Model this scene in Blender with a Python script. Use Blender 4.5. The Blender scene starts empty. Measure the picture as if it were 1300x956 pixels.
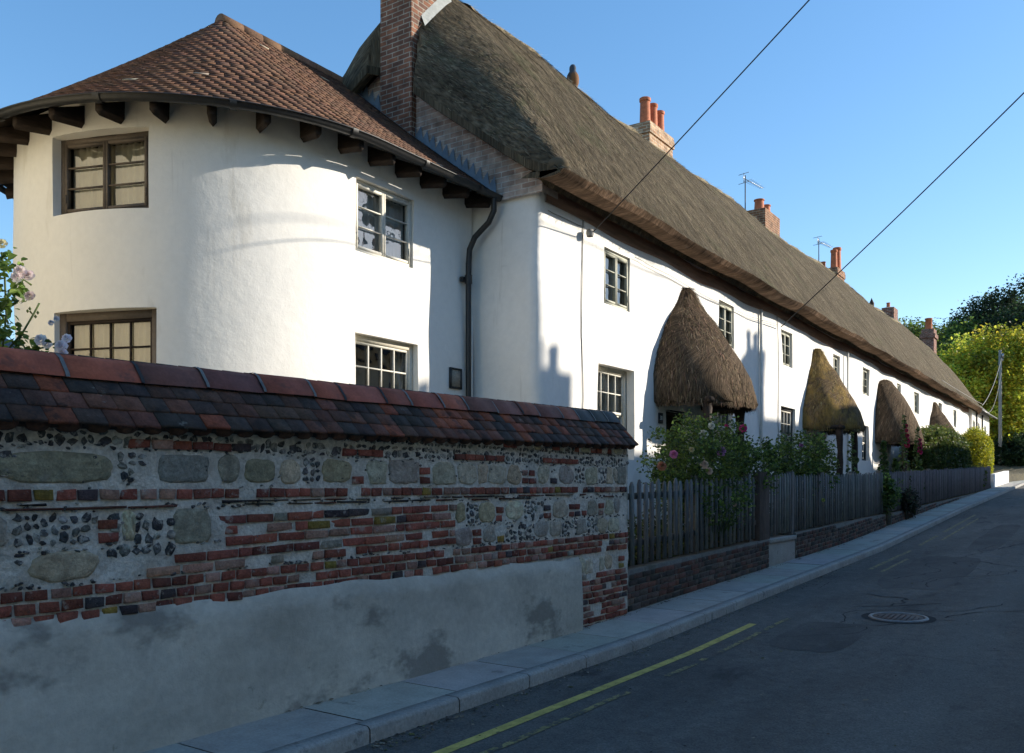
import bpy, math, random
import numpy as np
from mathutils import Vector, Matrix
from math import sin, cos, pi, radians as R

S = bpy.context.scene
C = S.collection
rnd = random.Random(7)
rng = np.random.default_rng(7)
EYE = 1.6

# ------------------------------------------------------------------ camera, sky, sun, exposure
cam = bpy.data.cameras.new('camera'); camo = bpy.data.objects.new('camera', cam); C.objects.link(camo)
camo.location = (0, 0, EYE)
camo.rotation_euler = (R(90), 0, R(34.3 - 90))
cam.sensor_width = 36; cam.lens = 36 * 1120 / 1300
cam.shift_y = (615 - 478) / 1300
cam.clip_start = 0.1; cam.clip_end = 2000
S.camera = camo

SUN_EL, SX, SY = 21.0, 0.69, -0.72
w = bpy.data.worlds.new('World'); S.world = w; w.use_nodes = True
nt = w.node_tree; nt.nodes.clear()
sky = nt.nodes.new('ShaderNodeTexSky'); sky.sky_type = 'NISHITA'; sky.sun_disc = False
sky.sun_elevation = R(SUN_EL); sky.sun_rotation = math.atan2(SX, SY)
sky.altitude = 100; sky.air_density = 1.0; sky.dust_density = 0.3; sky.ozone_density = 2.0
bg = nt.nodes.new('ShaderNodeBackground'); bg.inputs[1].default_value = 0.15
hs = nt.nodes.new('ShaderNodeHueSaturation'); hs.inputs['Saturation'].default_value = 1.36; hs.inputs['Value'].default_value = 0.76; gm = nt.nodes.new('ShaderNodeGamma'); gm.inputs['Gamma'].default_value = 0.8; hs.inputs['Hue'].default_value = 0.502
ow = nt.nodes.new('ShaderNodeOutputWorld')
nt.links.new(sky.outputs[0], gm.inputs['Color']); nt.links.new(gm.outputs[0], hs.inputs['Color']); nt.links.new(hs.outputs[0], bg.inputs[0]); nt.links.new(bg.outputs[0], ow.inputs[0])
sd = bpy.data.lights.new('sun', 'SUN'); sd.energy = 2.85; sd.angle = R(0.55); sd.color = (1.0, 0.91, 0.77)
so = bpy.data.objects.new('sun', sd); C.objects.link(so)
ce = cos(R(SUN_EL)); nrm = math.hypot(SX, SY)
tosun = Vector((SX / nrm * ce, SY / nrm * ce, sin(R(SUN_EL))))
so.rotation_euler = tosun.to_track_quat('Z', 'Y').to_euler()
so.location = (0, -20, 40)
S.view_settings.view_transform = 'Standard'; S.view_settings.look = 'None'
S.view_settings.exposure = 1.5; S.view_settings.gamma = 1; S.view_settings.use_curve_mapping = False
S.render.engine = 'CYCLES'
S.cycles.max_bounces = 8; S.cycles.diffuse_bounces = 5; S.cycles.glossy_bounces = 3
S.cycles.transparent_max_bounces = 8; S.cycles.use_denoising = True

# ------------------------------------------------------------------ helpers
class MB:
    """collects vertices, faces, colours and uvs for ONE mesh"""
    def __init__(s): s.v = []; s.f = []; s.c = []; s.uv = []; s.big = []
    def add(s, vs, fs, col=(1, 1, 1), uv=None):
        b = len(s.v); s.v += [tuple(p) for p in vs]
        s.f += [tuple(b + i for i in f) for f in fs]
        s.c += ([tuple(col)] * len(vs)) if not isinstance(col, list) else col
        s.uv += uv if uv else [(0, 0)] * len(vs)
    def quad(s, a, b, c, d, col=(1, 1, 1), uv=None): s.add([a, b, c, d], [(0, 1, 2, 3)], col, uv)
    def box(s, x0, x1, y0, y1, z0, z1, col=(1, 1, 1)):
        s.obox((x0, y0, z0), (x1 - x0, 0, 0), (0, y1 - y0, 0), (0, 0, z1 - z0), col)
    def obox(s, o, a, b, c, col=(1, 1, 1)):
        o, a, b, c = Vector(o), Vector(a), Vector(b), Vector(c)
        if a.cross(b).dot(c) < 0: a, b = b, a
        p = [o, o + a, o + a + b, o + b, o + c, o + a + c, o + a + b + c, o + b + c]
        s.add(p, [(0, 3, 2, 1), (4, 5, 6, 7), (0, 1, 5, 4), (1, 2, 6, 5), (2, 3, 7, 6), (3, 0, 4, 7)], col)
    def tube(s, pts, rad, n=8, col=(1, 1, 1), cap=True, uvscale=1):
        pts = [Vector(p) for p in pts]
        if not hasattr(rad, '__len__'): rad = [rad] * len(pts)
        vs = []; ref = None
        for i, p in enumerate(pts):
            d = (pts[min(i + 1, len(pts) - 1)] - pts[max(i - 1, 0)])
            d = d.normalized() if d.length > 1e-9 else Vector((0, 0, 1))
            if ref is None: ref = Vector((1, 0, 0)) if abs(d.x) < .8 else Vector((0, 1, 0))
            u = (ref - d * ref.dot(d)).normalized(); ref = u; q = d.cross(u)
            for k in range(n):
                a = 2 * pi * k / n
                vs.append(p + (u * cos(a) + q * sin(a)) * rad[i])
        fs = []
        for i in range(len(pts) - 1):
            for k in range(n):
                k2 = (k + 1) % n
                fs.append((i * n + k, i * n + k2, (i + 1) * n + k2, (i + 1) * n + k))
        if cap:
            fs.append(tuple(reversed(range(n)))); fs.append(tuple((len(pts) - 1) * n + k for k in range(n)))
        s.add(vs, fs, col)
    def lathe(s, c, prof, n=16, a0=0, a1=2 * pi, col=(1, 1, 1), sx=1, sy=1):
        closed = abs(a1 - a0 - 2 * pi) < 1e-6
        m = n if closed else n + 1
        vs = []
        for (r, z) in prof:
            for k in range(m):
                a = a0 + (a1 - a0) * k / n
                vs.append((c[0] + r * cos(a) * sx, c[1] + r * sin(a) * sy, c[2] + z))
        fs = []
        for i in range(len(prof) - 1):
            for k in range(n):
                k2 = (k + 1) % m
                fs.append((i * m + k, i * m + k2, (i + 1) * m + k2, (i + 1) * m + k))
        s.add(vs, fs, col)
    def quads_np(s, Q, cols):          # Q (n,4,3) many loose quads
        s.big.append((Q, cols))
    def build(s, name, mat, parent=None, smooth=False, bevel=0, sharp=None):
        nb = len(s.v)
        V = np.array(s.v, dtype=np.float32).reshape(-1, 3); CC = np.array(s.c, dtype=np.float32).reshape(-1, 3)
        UV = np.array(s.uv, dtype=np.float32).reshape(-1, 2)
        loops = [i for f in s.f for i in f]; tot = [len(f) for f in s.f]
        for Q, cols in s.big:
            n = len(Q); b = len(V)
            V = np.vstack([V, Q.reshape(-1, 3).astype(np.float32)])
            CC = np.vstack([CC, np.repeat(cols.astype(np.float32), 4, axis=0)])
            UV = np.vstack([UV, np.tile(np.array([[0, 0], [1, 0], [1, 1], [0, 1]], dtype=np.float32), (n, 1))])
            loops = np.concatenate([np.array(loops, dtype=np.int64), b + np.arange(4 * n)])
            tot = list(tot) + [4] * n
        org = np.array(org_of(parent), dtype=np.float32) if parent else np.zeros(3, dtype=np.float32)
        V = V - org
        me = bpy.data.meshes.new(name)
        me.vertices.add(len(V)); me.vertices.foreach_set('co', V.ravel())
        loops = np.array(loops, dtype=np.int32); tot = np.array(tot, dtype=np.int32)
        me.loops.add(len(loops)); me.loops.foreach_set('vertex_index', loops)
        st = np.zeros(len(tot), dtype=np.int32); st[1:] = np.cumsum(tot)[:-1]
        me.polygons.add(len(tot)); me.polygons.foreach_set('loop_start', st); me.polygons.foreach_set('loop_total', tot)
        me.update(calc_edges=True)
        ca = me.color_attributes.new('Col', 'FLOAT_COLOR', 'POINT')
        ca.data.foreach_set('color', np.hstack([CC, np.ones((len(CC), 1), dtype=np.float32)]).ravel())
        ul = me.uv_layers.new(name='UVMap'); ul.data.foreach_set('uv', UV[loops].ravel())
        me.validate(); me.materials.append(mat)
        if smooth:
            me.polygons.foreach_set('use_smooth', [True] * len(me.polygons))
            if sharp: me.set_sharp_from_angle(angle=R(sharp))
        o = bpy.data.objects.new(name, me); C.objects.link(o)
        if parent: o.parent = parent
        if bevel:
            b = o.modifiers.new('bevel', 'BEVEL'); b.width = bevel; b.segments = 2; b.limit_method = 'ANGLE'
        return o

ORG = {}
def org_of(o):
    while o.parent: o = o.parent
    return ORG.get(o.name, (0, 0, 0))
def tag(o, label=None, cat=None, group=None, kind=None):
    if label: o['label'] = label
    if cat: o['category'] = cat
    if group: o['group'] = group
    if kind: o['kind'] = kind
    return o
def thing(name, loc, label, cat, group=None):
    o = bpy.data.objects.new(name, None); C.objects.link(o); o.location = loc; ORG[o.name] = tuple(loc)
    o.empty_display_size = .3
    return tag(o, label, cat, group)
def copy_tree(o, parent=None):
    c = o.copy(); C.objects.link(c)
    if parent: c.parent = parent
    for ch in [x for x in bpy.data.objects if x.parent == o]: copy_tree(ch, c)
    return c

def lerp(a, b, t): return a + (b - a) * t
def mixc(a, b, t): return tuple(lerp(x, y, t) for x, y in zip(a, b))
def jit(c, a=.15): k = 1 + rnd.uniform(-a, a); return tuple(max(0, x * k * (1 + rnd.uniform(-.05, .05))) for x in c)

# ------------------------------------------------------------------ materials
def mat(name, col=(.5, .5, .5), rough=.8, vcol=False, n1=None, n2=None, bump=None, bump2=None, spec=.3, metal=0,
        coord='Object', tint=None, extra=None, trans=0):
    """base colour (or the mesh's own colours) with up to two noise variations, spots of a second tint and bumps"""
    m = bpy.data.materials.new(name); m.use_nodes = True
    t = m.node_tree; N = t.nodes; L = t.links
    p = N['Principled BSDF']; p.inputs['Roughness'].default_value = rough
    p.inputs['Specular IOR Level'].default_value = spec; p.inputs['Metallic'].default_value = metal
    tc = N.new('ShaderNodeTexCoord')
    def coords(scale):
        mp = N.new('ShaderNodeMapping')
        if hasattr(scale, '__len__'): mp.inputs['Scale'].default_value = scale
        else: mp.inputs['Scale'].default_value = (scale,) * 3
        L.new(tc.outputs[coord], mp.inputs[0]); return mp.outputs[0]
    def noise(scale, detail=6, rough_=.6):
        n = N.new('ShaderNodeTexNoise'); n.inputs['Scale'].default_value = 1; n.inputs['Detail'].default_value = detail
        n.inputs['Roughness'].default_value = rough_; L.new(coords(scale), n.inputs['Vector']); return n.outputs['Fac']
    if vcol:
        a = N.new('ShaderNodeAttribute'); a.attribute_name = 'Col'; c = a.outputs['Color']
    else:
        rg = N.new('ShaderNodeRGB'); rg.outputs[0].default_value = (*col, 1); c = rg.outputs[0]
    def mult(c, fac, lo, hi):
        mr = N.new('ShaderNodeMapRange'); mr.inputs[1].default_value = .3; mr.inputs[2].default_value = .7
        mr.inputs[3].default_value = lo; mr.inputs[4].default_value = hi; L.new(fac, mr.inputs[0])
        mx = N.new('ShaderNodeVectorMath'); mx.operation = 'SCALE'; L.new(c, mx.inputs[0]); L.new(mr.outputs[0], mx.inputs['Scale'])
        return mx.outputs[0]
    for nn in (n1, n2):
        if nn: c = mult(c, noise(nn[0]), 1 - nn[1], 1 + nn[1])
    for tt in (tint or []):          # (colour, scale, threshold, strength)
        tc_, sc_, th, stg = tt
        f = noise(sc_, 5, .65)
        mr = N.new('ShaderNodeMapRange'); mr.inputs[1].default_value = th; mr.inputs[2].default_value = th + .07
        mr.inputs[3].default_value = 0; mr.inputs[4].default_value = stg; L.new(f, mr.inputs[0])
        mx = N.new('ShaderNodeMix'); mx.data_type = 'RGBA'; L.new(mr.outputs[0], mx.inputs[0]); L.new(c, mx.inputs[6])
        mx.inputs[7].default_value = (*tc_, 1); c = mx.outputs[2]
    if extra: c = extra(N, L, tc, c, p)
    L.new(c, p.inputs['Base Color'])
    last = None
    for bb in (bump, bump2):
        if bb:
            bn = N.new('ShaderNodeBump'); bn.inputs['Strength'].default_value = bb[1]; bn.inputs['Distance'].default_value = bb[2] if len(bb) > 2 else .02
            L.new(noise(bb[0], 8), bn.inputs['Height'])
            if last: L.new(last, bn.inputs['Normal'])
            last = bn.outputs[0]
    if last: L.new(last, p.inputs['Normal'])
    if trans:
        p.inputs['Roughness'].default_value = .55
        tr = N.new('ShaderNodeBsdfTranslucent'); L.new(c, tr.inputs[0])
        ms = N.new('ShaderNodeMixShader'); ms.inputs[0].default_value = trans
        L.new(p.outputs[0], ms.inputs[1]); L.new(tr.outputs[0], ms.inputs[2]); L.new(ms.outputs[0], N['Material Output'].inputs[0])
    return m

def brick_extra(c1, c2, mortar, bw=.23, bh=.075, bumpd=.01):
    def ex(N, L, tc, c, p):
        b = N.new('ShaderNodeTexBrick'); L.new(tc.outputs['UV'], b.inputs['Vector'])
        b.inputs['Scale'].default_value = 1; b.inputs['Brick Width'].default_value = bw; b.inputs['Row Height'].default_value = bh
        b.inputs['Mortar Size'].default_value = .009; b.inputs['Mortar Smooth'].default_value = .35; b.inputs['Bias'].default_value = 0
        b.inputs['Color1'].default_value = (*c1, 1); b.inputs['Color2'].default_value = (*c2, 1); b.inputs['Mortar'].default_value = (*mortar, 1)
        n = N.new('ShaderNodeTexNoise'); n.inputs['Scale'].default_value = 6; n.inputs['Detail'].default_value = 8; L.new(tc.outputs['Object'], n.inputs['Vector'])
        mr = N.new('ShaderNodeMapRange'); mr.inputs[1].default_value = .3; mr.inputs[2].default_value = .7; mr.inputs[3].default_value = .6; mr.inputs[4].default_value = 1.4
        L.new(n.outputs['Fac'], mr.inputs[0])
        v = N.new('ShaderNodeVectorMath'); v.operation = 'SCALE'; L.new(b.outputs['Color'], v.inputs[0]); L.new(mr.outputs[0], v.inputs['Scale'])
        bn = N.new('ShaderNodeBump'); bn.invert = True; bn.inputs['Distance'].default_value = bumpd; bn.inputs['Strength'].default_value = .9
        L.new(b.outputs['Fac'], bn.inputs['Height']); L.new(bn.outputs[0], p.inputs['Normal'])
        return v.outputs[0]
    return ex

M = {}
M['plaster'] = mat('white_limewash', (.80, .78, .74), .85, n1=((.7, .7, .35), .035), n2=(9, .035), bump=(2.2, .35, .05), bump2=(40, .12, .01),
                   tint=[((.62, .58, .5), (1.1, 1.1, .5), .60, .35), ((.50, .47, .42), (5, 5, .35), .63, .35), ((.45, .44, .38), (.5, .5, 2.0), .66, .3)])
M['plaster_tower'] = mat('warm_limewash', (.80, .775, .72), .85, n1=((.6, .6, .3), .05), n2=(12, .03), bump=(3.5, .3, .03), bump2=(45, .12, .01),
                         tint=[((.6, .56, .48), (1.6, 1.6, .5), .60, .4), ((.50, .47, .42), (5, 5, .35), .64, .3)])
M['gable_brick'] = mat('painted_gable_brick', rough=.9, extra=brick_extra((.30, .21, .17), (.44, .36, .31), (.50, .47, .43)))
M['chimney_red'] = mat('old_red_chimney_brick', rough=.9, extra=brick_extra((.22, .075, .045), (.12, .05, .04), (.42, .38, .32)))
M['chimney_old'] = mat('weathered_chimney_brick', rough=.9, n1=(3, .2), tint=None, extra=brick_extra((.22, .095, .055), (.12, .062, .045), (.30, .27, .22)))
M['chimney_buff'] = mat('buff_chimney_brick', rough=.9, extra=brick_extra((.40, .27, .17), (.30, .16, .09), (.50, .44, .34)))
M['chimney_brown'] = mat('brown_chimney_brick', rough=.9, extra=brick_extra((.26, .12, .06), (.17, .08, .05), (.34, .28, .2)))
M['cement'] = mat('cement', (.42, .42, .39), .9, n1=(8, .2), bump=(20, .4, .02))
M['pot'] = mat('terracotta_pot', (.42, .13, .06), .75, n1=(9, .3), n2=(40, .1), tint=[((.08, .06, .05), 5, .6, .6)])
M['ridge_tile_dark'] = mat('weathered_clay', vcol=True, rough=.85, n1=(14, .35), n2=(70, .25), bump=(60, .5, .006),
                      tint=[((.30, .31, .28), 9, .66, .8), ((.02, .02, .02), 5, .56, .65)])
M['ridge_cap'] = mat('clay_ridge_cap', vcol=True, rough=.8, n1=(6, .25), n2=(50, .15), bump=(45, .3, .005),
                tint=[((.05, .045, .04), 4, .60, .5)])
M['rooftile'] = mat('brown_plain_tile', vcol=True, rough=.85, n1=(5, .25), n2=(40, .2), bump=(50, .3, .005))
M['lead'] = mat('lead', (.16, .20, .24), .55, n1=(5, .2), metal=.3)
M['iron'] = mat('black_iron', (.022, .022, .022), .45, n1=(15, .3), spec=.5, bump=(30, .1, .003))
M['timber_dark'] = mat('tarred_timber', (.035, .024, .018), .8, n1=((8, 8, 40), .4), bump=((10, 10, 60), .3, .01))
M['frame_brown'] = mat('brown_window_paint', (.13, .105, .085), .6, n1=(20, .15))
M['frame_cream'] = mat('sunlit_cream_window_paint', (.60, .56, .46), .6, n1=(20, .12))  # on the round cottage: sunlight on the brown frame wood put into the colour
M['frame_grey'] = mat('sage_grey_window_paint', (.38, .38, .31), .6, n1=(20, .15))
M['frame_black'] = mat('black_window_paint', (.03, .03, .03), .5, n1=(20, .15))
M['bar_white'] = mat('pale_bar_and_sunlit_frame_paint', (.62, .60, .53), .6, n1=(20, .1))
M['curtain'] = mat('cream_curtain', (.55, .48, .36), .9, n1=(5, .1))
M['curtain_and_reflection'] = mat('net_curtain_and_sky_reflection', (.62, .62, .58), .9, n1=(5, .1))
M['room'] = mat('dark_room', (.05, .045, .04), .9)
M['mortar'] = mat('lime_mortar', (.60, .57, .51), .95, n1=(5, .22), n2=(40, .2), bump=(22, .9, .03), bump2=(90, .5, .01),
                  tint=[((.22, .20, .17), 2.5, .6, .5), ((.08, .075, .06), 26, .66, .5)])
M['mortar_dark'] = mat('dirty_mortar', (.16, .15, .13), .95, n1=(5, .25), n2=(40, .2), bump=(22, .9, .03), tint=[((.06, .07, .04), 3, .58, .6)])
M['oldbrick'] = mat('worn_brick', vcol=True, rough=.9, n1=(16, .3), n2=(70, .25), bump=(30, .8, .02), bump2=(120, .5, .006), tint=[((.40, .38, .34), 9, .60, .6), ((.40, .38, .34), 30, .63, .6), ((.04, .035, .03), 14, .64, .6)])
M['stone'] = mat('walling_stone', vcol=True, rough=.9, n1=(16, .28), n2=(70, .22), bump=(30, .8, .02), bump2=(120, .5, .006),
                 tint=[((.26, .25, .22), 11, .62, .5), ((.03, .03, .028), 17, .66, .6)])
M['flint'] = mat('knapped_flint', vcol=True, rough=.5, n1=(25, .6), bump=(50, .9, .02), spec=.4, tint=[((.42, .41, .37), 22, .54, .75)])
M['render'] = mat('cement_render', (.52, .50, .44), .92, n1=((1.3, 1.3, 2.2), .22), n2=(20, .1), bump=(9, .5, .02), bump2=(70, .4, .008),
                  tint=[((.20, .19, .17), (1.0, 1.0, 1.6), .56, .75), ((.52, .50, .45), (1.4, 1.4, 3), .6, .5), ((.08, .09, .05), 7, .66, .4)])
M['kerb'] = mat('kerb_stone', (.32, .31, .285), .85, n1=(3, .2), n2=(50, .2), bump=(40, .4, .01), tint=[((.10, .10, .095), 6, .6, .6)])
M['slab'] = mat('paving_slab', vcol=True, rough=.88, n1=(4, .14), n2=(60, .14), bump=(60, .3, .005), tint=[((.11, .11, .10), 3.5, .62, .5)])
M['soil'] = mat('dry_soil', (.10, .08, .055), .95, n1=(6, .3), bump=(20, .8, .03))
M['grassy'] = mat('rough_grass', (.10, .085, .05), .95, n1=(.5, .3), n2=(9, .3), bump=(30, .8, .05), tint=[((.14, .12, .06), 1.2, .58, .7)])
M['wood_grey'] = mat('weathered_oak', vcol=True, rough=.85, n1=((30, 30, 4), .3), n2=(8, .2), bump=((60, 60, 6), .5, .006), tint=[((.03, .05, .02), 5, .63, .5)])
M['pole_grey'] = mat('weathered_pole', (.26, .24, .21), .9, n1=((12, 12, 2), .3))
M['bark'] = mat('bark', (.09, .065, .045), .9, n1=((12, 12, 3), .4), bump=((20, 20, 5), .8, .03))
M['leaf'] = mat('leaves', vcol=True, rough=.6, n1=(2, .15), spec=.35, trans=.48)
M['petal'] = mat('petals', vcol=True, rough=.6, trans=.35)
M['stem'] = mat('green_stem', (.07, .10, .03), .7)
M['steel'] = mat('galvanised_steel', (.35, .36, .37), .4, metal=.8, n1=(20, .2))
M['wire'] = mat('black_cable', (.02, .02, .022), .6)
M['wire_pale'] = mat('grey_cable', (.28, .27, .25), .6)
M['pipe_white'] = mat('white_pipe', (.66, .66, .62), .6, n1=(6, .1))
M['plate'] = mat('brown_wall_plate', (.24, .15, .105), .85, n1=((2, 20, 20), .3), bump=((4, 40, 40), .5, .01))
M['door'] = mat('dark_door', (.035, .026, .022), .6, n1=((20, 20, 2), .3), bump=((40, 40, 3), .3, .005))
M['black_sign'] = mat('black_plaque', (.02, .022, .03), .4)
M['plaque'] = mat('stone_plaque', (.30, .27, .22), .8, n1=(30, .3))
M['text_white'] = mat('white_lettering', (.75, .75, .72), .6)
M['asphalt_patch'] = mat('patched_asphalt', (.080, .076, .07), .9, n1=((.6, 1.5, 1), .3), n2=(50, .3), bump=(80, .7, .01), tint=[((.10, .095, .085), 3, .55, .6)])
M['yellow_worn'] = mat('faded_yellow_paint', (.26, .22, .09), .8, n1=(10, .3), tint=[((.07, .068, .06), 14, .48, .95), ((.07, .068, .06), 45, .52, .8)])
M['yellow'] = mat('worn_yellow_paint', (.50, .40, .11), .8, n1=(10, .3), tint=[((.07, .068, .06), 14, .60, .9), ((.07, .068, .06), 45, .60, .8)], bump=(90, .4, .004))
M['cover_iron'] = mat('rusted_cast_iron', (.085, .06, .05), .65, n1=(20, .4), metal=.3, bump=(70, .4, .005), tint=[((.10, .045, .03), 8, .55, .6)])
M['cover_rim'] = mat('worn_iron_rim', (.17, .165, .16), .45, n1=(20, .3), metal=.6)
M['tar'] = mat('tar_crack', (.018, .018, .018), .9, n1=(10, .3))
M['neigh'] = mat('cream_render', (.80, .70, .50), .9, n1=(1.5, .06), bump=(20, .2, .01))
M['bird'] = mat('feathers', vcol=True, rough=.8, n1=(60, .3), bump=(90, .4, .006))
M['shed'] = mat('brown_weatherboard', (.12, .075, .045), .85, n1=((2, 2, 14), .4), bump=((1, 1, 12), .6, .02))
M['slate'] = mat('slate', (.09, .09, .10), .7, n1=((3, 3, 3), .3), extra=None, bump=((3, 3, 18), .5, .02))
M['lowwhite'] = mat('white_painted_low_wall', (.72, .71, .68), .85, n1=(4, .08), bump=(20, .3, .01))
M['hill'] = mat('woodland_floor', (.035, .05, .02), .95, n1=(.3, .4), bump=(3, .8, .3))

def thatch_mat(name, base, moss, mossamt, net=True):
    def ex(N, L, tc, c, p):
        def n(scale, d=6):
            mp = N.new('ShaderNodeMapping'); mp.inputs['Scale'].default_value = scale; L.new(tc.outputs['UV'], mp.inputs[0])
            q = N.new('ShaderNodeTexNoise'); q.inputs['Scale'].default_value = 1; q.inputs['Detail'].default_value = d; L.new(mp.outputs[0], q.inputs['Vector']); return q.outputs['Fac']
        fib = n((95, 7, 1)); big = n((3.0, .8, 1)); 
        def mul(c, f, a, b, lo, hi):
            mr = N.new('ShaderNodeMapRange'); mr.inputs[1].default_value = a; mr.inputs[2].default_value = b; mr.inputs[3].default_value = lo; mr.inputs[4].default_value = hi
            L.new(f, mr.inputs[0]); v = N.new('ShaderNodeVectorMath'); v.operation = 'SCALE'; L.new(c, v.inputs[0]); L.new(mr.outputs[0], v.inputs['Scale']); return v.outputs[0]
        c = mul(c, fib, .3, .7, .35, 1.75); c = mul(c, big, .3, .7, .62, 1.35); c = mul(c, n((16, 1.1, 1)), .35, .65, .70, 1.3)
        mo = N.new('ShaderNodeTexNoise'); mo.inputs['Scale'].default_value = 1.3; mo.inputs['Detail'].default_value = 7; mo.inputs['Roughness'].default_value = .7
        L.new(tc.outputs['Object'], mo.inputs['Vector'])
        mr = N.new('ShaderNodeMapRange'); mr.inputs[1].default_value = .56 if mossamt < .8 else .47; mr.inputs[2].default_value = .66 if mossamt < .8 else .56; mr.inputs[3].default_value = 0; mr.inputs[4].default_value = mossamt
        L.new(mo.outputs['Fac'], mr.inputs[0]); mx = N.new('ShaderNodeMix'); mx.data_type = 'RGBA'; L.new(mr.outputs[0], mx.inputs[0]); L.new(c, mx.inputs[6]); mx.inputs[7].default_value = (*moss, 1)
        # bumps: straw fibre and courses, plus the ripple of the wire netting
        b1 = N.new('ShaderNodeBump'); b1.inputs['Strength'].default_value = .9; b1.inputs['Distance'].default_value = .03; L.new(fib, b1.inputs['Height'])
        b2 = N.new('ShaderNodeBump'); b2.inputs['Strength'].default_value = .8; b2.inputs['Distance'].default_value = .10; L.new(n((5, 2.2, 1)), b2.inputs['Height']); L.new(b1.outputs[0], b2.inputs['Normal'])
        out = b2.outputs[0]
        if net:
            wv = N.new('ShaderNodeTexWave'); wv.bands_direction = 'X'; wv.inputs['Scale'].default_value = 3.2; wv.inputs['Distortion'].default_value = 1.5; wv.inputs['Detail'].default_value = 3; wv.inputs['Detail Scale'].default_value = 3
            L.new(tc.outputs['UV'], wv.inputs['Vector'])
            b3 = N.new('ShaderNodeBump'); b3.inputs['Strength'].default_value = .35; b3.inputs['Distance'].default_value = .02; L.new(wv.outputs['Fac'], b3.inputs['Height']); L.new(out, b3.inputs['Normal']); out = b3.outputs[0]
        L.new(out, p.inputs['Normal'])
        return mx.outputs[2]
    return mat(name, base, .95, spec=.1, extra=ex)
M['thatch'] = thatch_mat('weathered_thatch', (.102, .082, .054), (.085, .090, .045), .55)
M['thatch_ridge'] = thatch_mat('sedge_ridge_thatch', (.23, .185, .115), (.10, .10, .05), .4, net=False)
M['thatch_edge'] = thatch_mat('cut_thatch_edge', (.20, .13, .085), (.12, .08, .05), .3, net=False)
M['thatch_porch'] = thatch_mat('porch_thatch', (.100, .072, .048), (.10, .075, .05), .4, net=False)
M['thatch_mossy'] = thatch_mat('mossy_porch_thatch', (.14, .10, .06), (.30, .20, .06), .80, net=False)
M['straw'] = mat('straw_ends', vcol=True, rough=.9, spec=.1)

def glass_mat():
    m = bpy.data.materials.new('window_glass'); m.use_nodes = True; t = m.node_tree; N = t.nodes; L = t.links
    N.remove(N['Principled BSDF'])
    tr = N.new('ShaderNodeBsdfTransparent'); tr.inputs[0].default_value = (.82, .85, .84, 1)
    gl = N.new('ShaderNodeBsdfGlossy'); gl.inputs['Roughness'].default_value = .02
    tc = N.new('ShaderNodeTexCoord'); nz = N.new('ShaderNodeTexNoise'); nz.inputs['Scale'].default_value = 2.2; L.new(tc.outputs['Object'], nz.inputs['Vector'])
    bp = N.new('ShaderNodeBump'); bp.inputs['Strength'].default_value = .25; bp.inputs['Distance'].default_value = .05; L.new(nz.outputs['Fac'], bp.inputs['Height']); L.new(bp.outputs[0], gl.inputs['Normal'])
    fr = N.new('ShaderNodeFresnel'); fr.inputs[0].default_value = 1.5
    mr = N.new('ShaderNodeMapRange'); mr.inputs[1].default_value = 0; mr.inputs[2].default_value = 1; mr.inputs[3].default_value = .16; mr.inputs[4].default_value = 1
    L.new(fr.outputs[0], mr.inputs[0])
    ms = N.new('ShaderNodeMixShader'); L.new(mr.outputs[0], ms.inputs[0]); L.new(tr.outputs[0], ms.inputs[1]); L.new(gl.outputs[0], ms.inputs[2])
    L.new(ms.outputs[0], N['Material Output'].inputs[0]); return m
M['glass'] = glass_mat()

def road_extra(N, L, tc, c, p):
    sp = N.new('ShaderNodeSeparateXYZ'); L.new(tc.outputs['Object'], sp.inputs[0])
    n = N.new('ShaderNodeTexNoise'); n.inputs['Scale'].default_value = .8; n.inputs['Detail'].default_value = 5; L.new(tc.outputs['Object'], n.inputs['Vector'])
    # pale band down the middle of the road
    ad = N.new('ShaderNodeMath'); ad.operation = 'MULTIPLY_ADD'; ad.inputs[1].default_value = .5; ad.inputs[2].default_value = -1.45; L.new(n.outputs['Fac'], ad.inputs[0])
    sm = N.new('ShaderNodeMath'); sm.operation = 'ADD'; L.new(sp.outputs['Y'], sm.inputs[0]); L.new(ad.outputs[0], sm.inputs[1])
    ab = N.new('ShaderNodeMath'); ab.operation = 'ABSOLUTE'; L.new(sm.outputs[0], ab.inputs[0])
    mr = N.new('ShaderNodeMapRange'); mr.interpolation_type = 'SMOOTHSTEP'; mr.inputs[1].default_value = .05; mr.inputs[2].default_value = .42; mr.inputs[3].default_value = .55; mr.inputs[4].default_value = 0
    L.new(ab.outputs[0], mr.inputs[0])
    mx = N.new('ShaderNodeMix'); mx.data_type = 'RGBA'; L.new(mr.outputs[0], mx.inputs[0]); L.new(c, mx.inputs[6]); mx.inputs[7].default_value = (.115, .118, .11, 1)
    v = N.new('ShaderNodeTexVoronoi'); v.inputs['Scale'].default_value = 90; L.new(tc.outputs['Object'], v.inputs['Vector'])
    mr2 = N.new('ShaderNodeMapRange'); mr2.inputs[1].default_value = 0; mr2.inputs[2].default_value = 1; mr2.inputs[3].default_value = .65; mr2.inputs[4].default_value = 1.45
    L.new(v.outputs['Color'], mr2.inputs[0])
    s = N.new('ShaderNodeVectorMath'); s.operation = 'SCALE'; L.new(mx.outputs[2], s.inputs[0]); L.new(mr2.outputs[0], s.inputs['Scale'])
    return s.outputs[0]
M['asphalt'] = mat('worn_asphalt', (.098, .093, .084), .85, n1=((.35, 1.2, 1), .28), n2=(7, .18), bump=(70, .6, .01), bump2=(1.5, .4, .03),
                   tint=[((.035, .034, .034), (.5, 1.2, 1), .59, .7), ((.085, .075, .065), (.3, .8, 1), .6, .5)], extra=road_extra, spec=.25)

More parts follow.
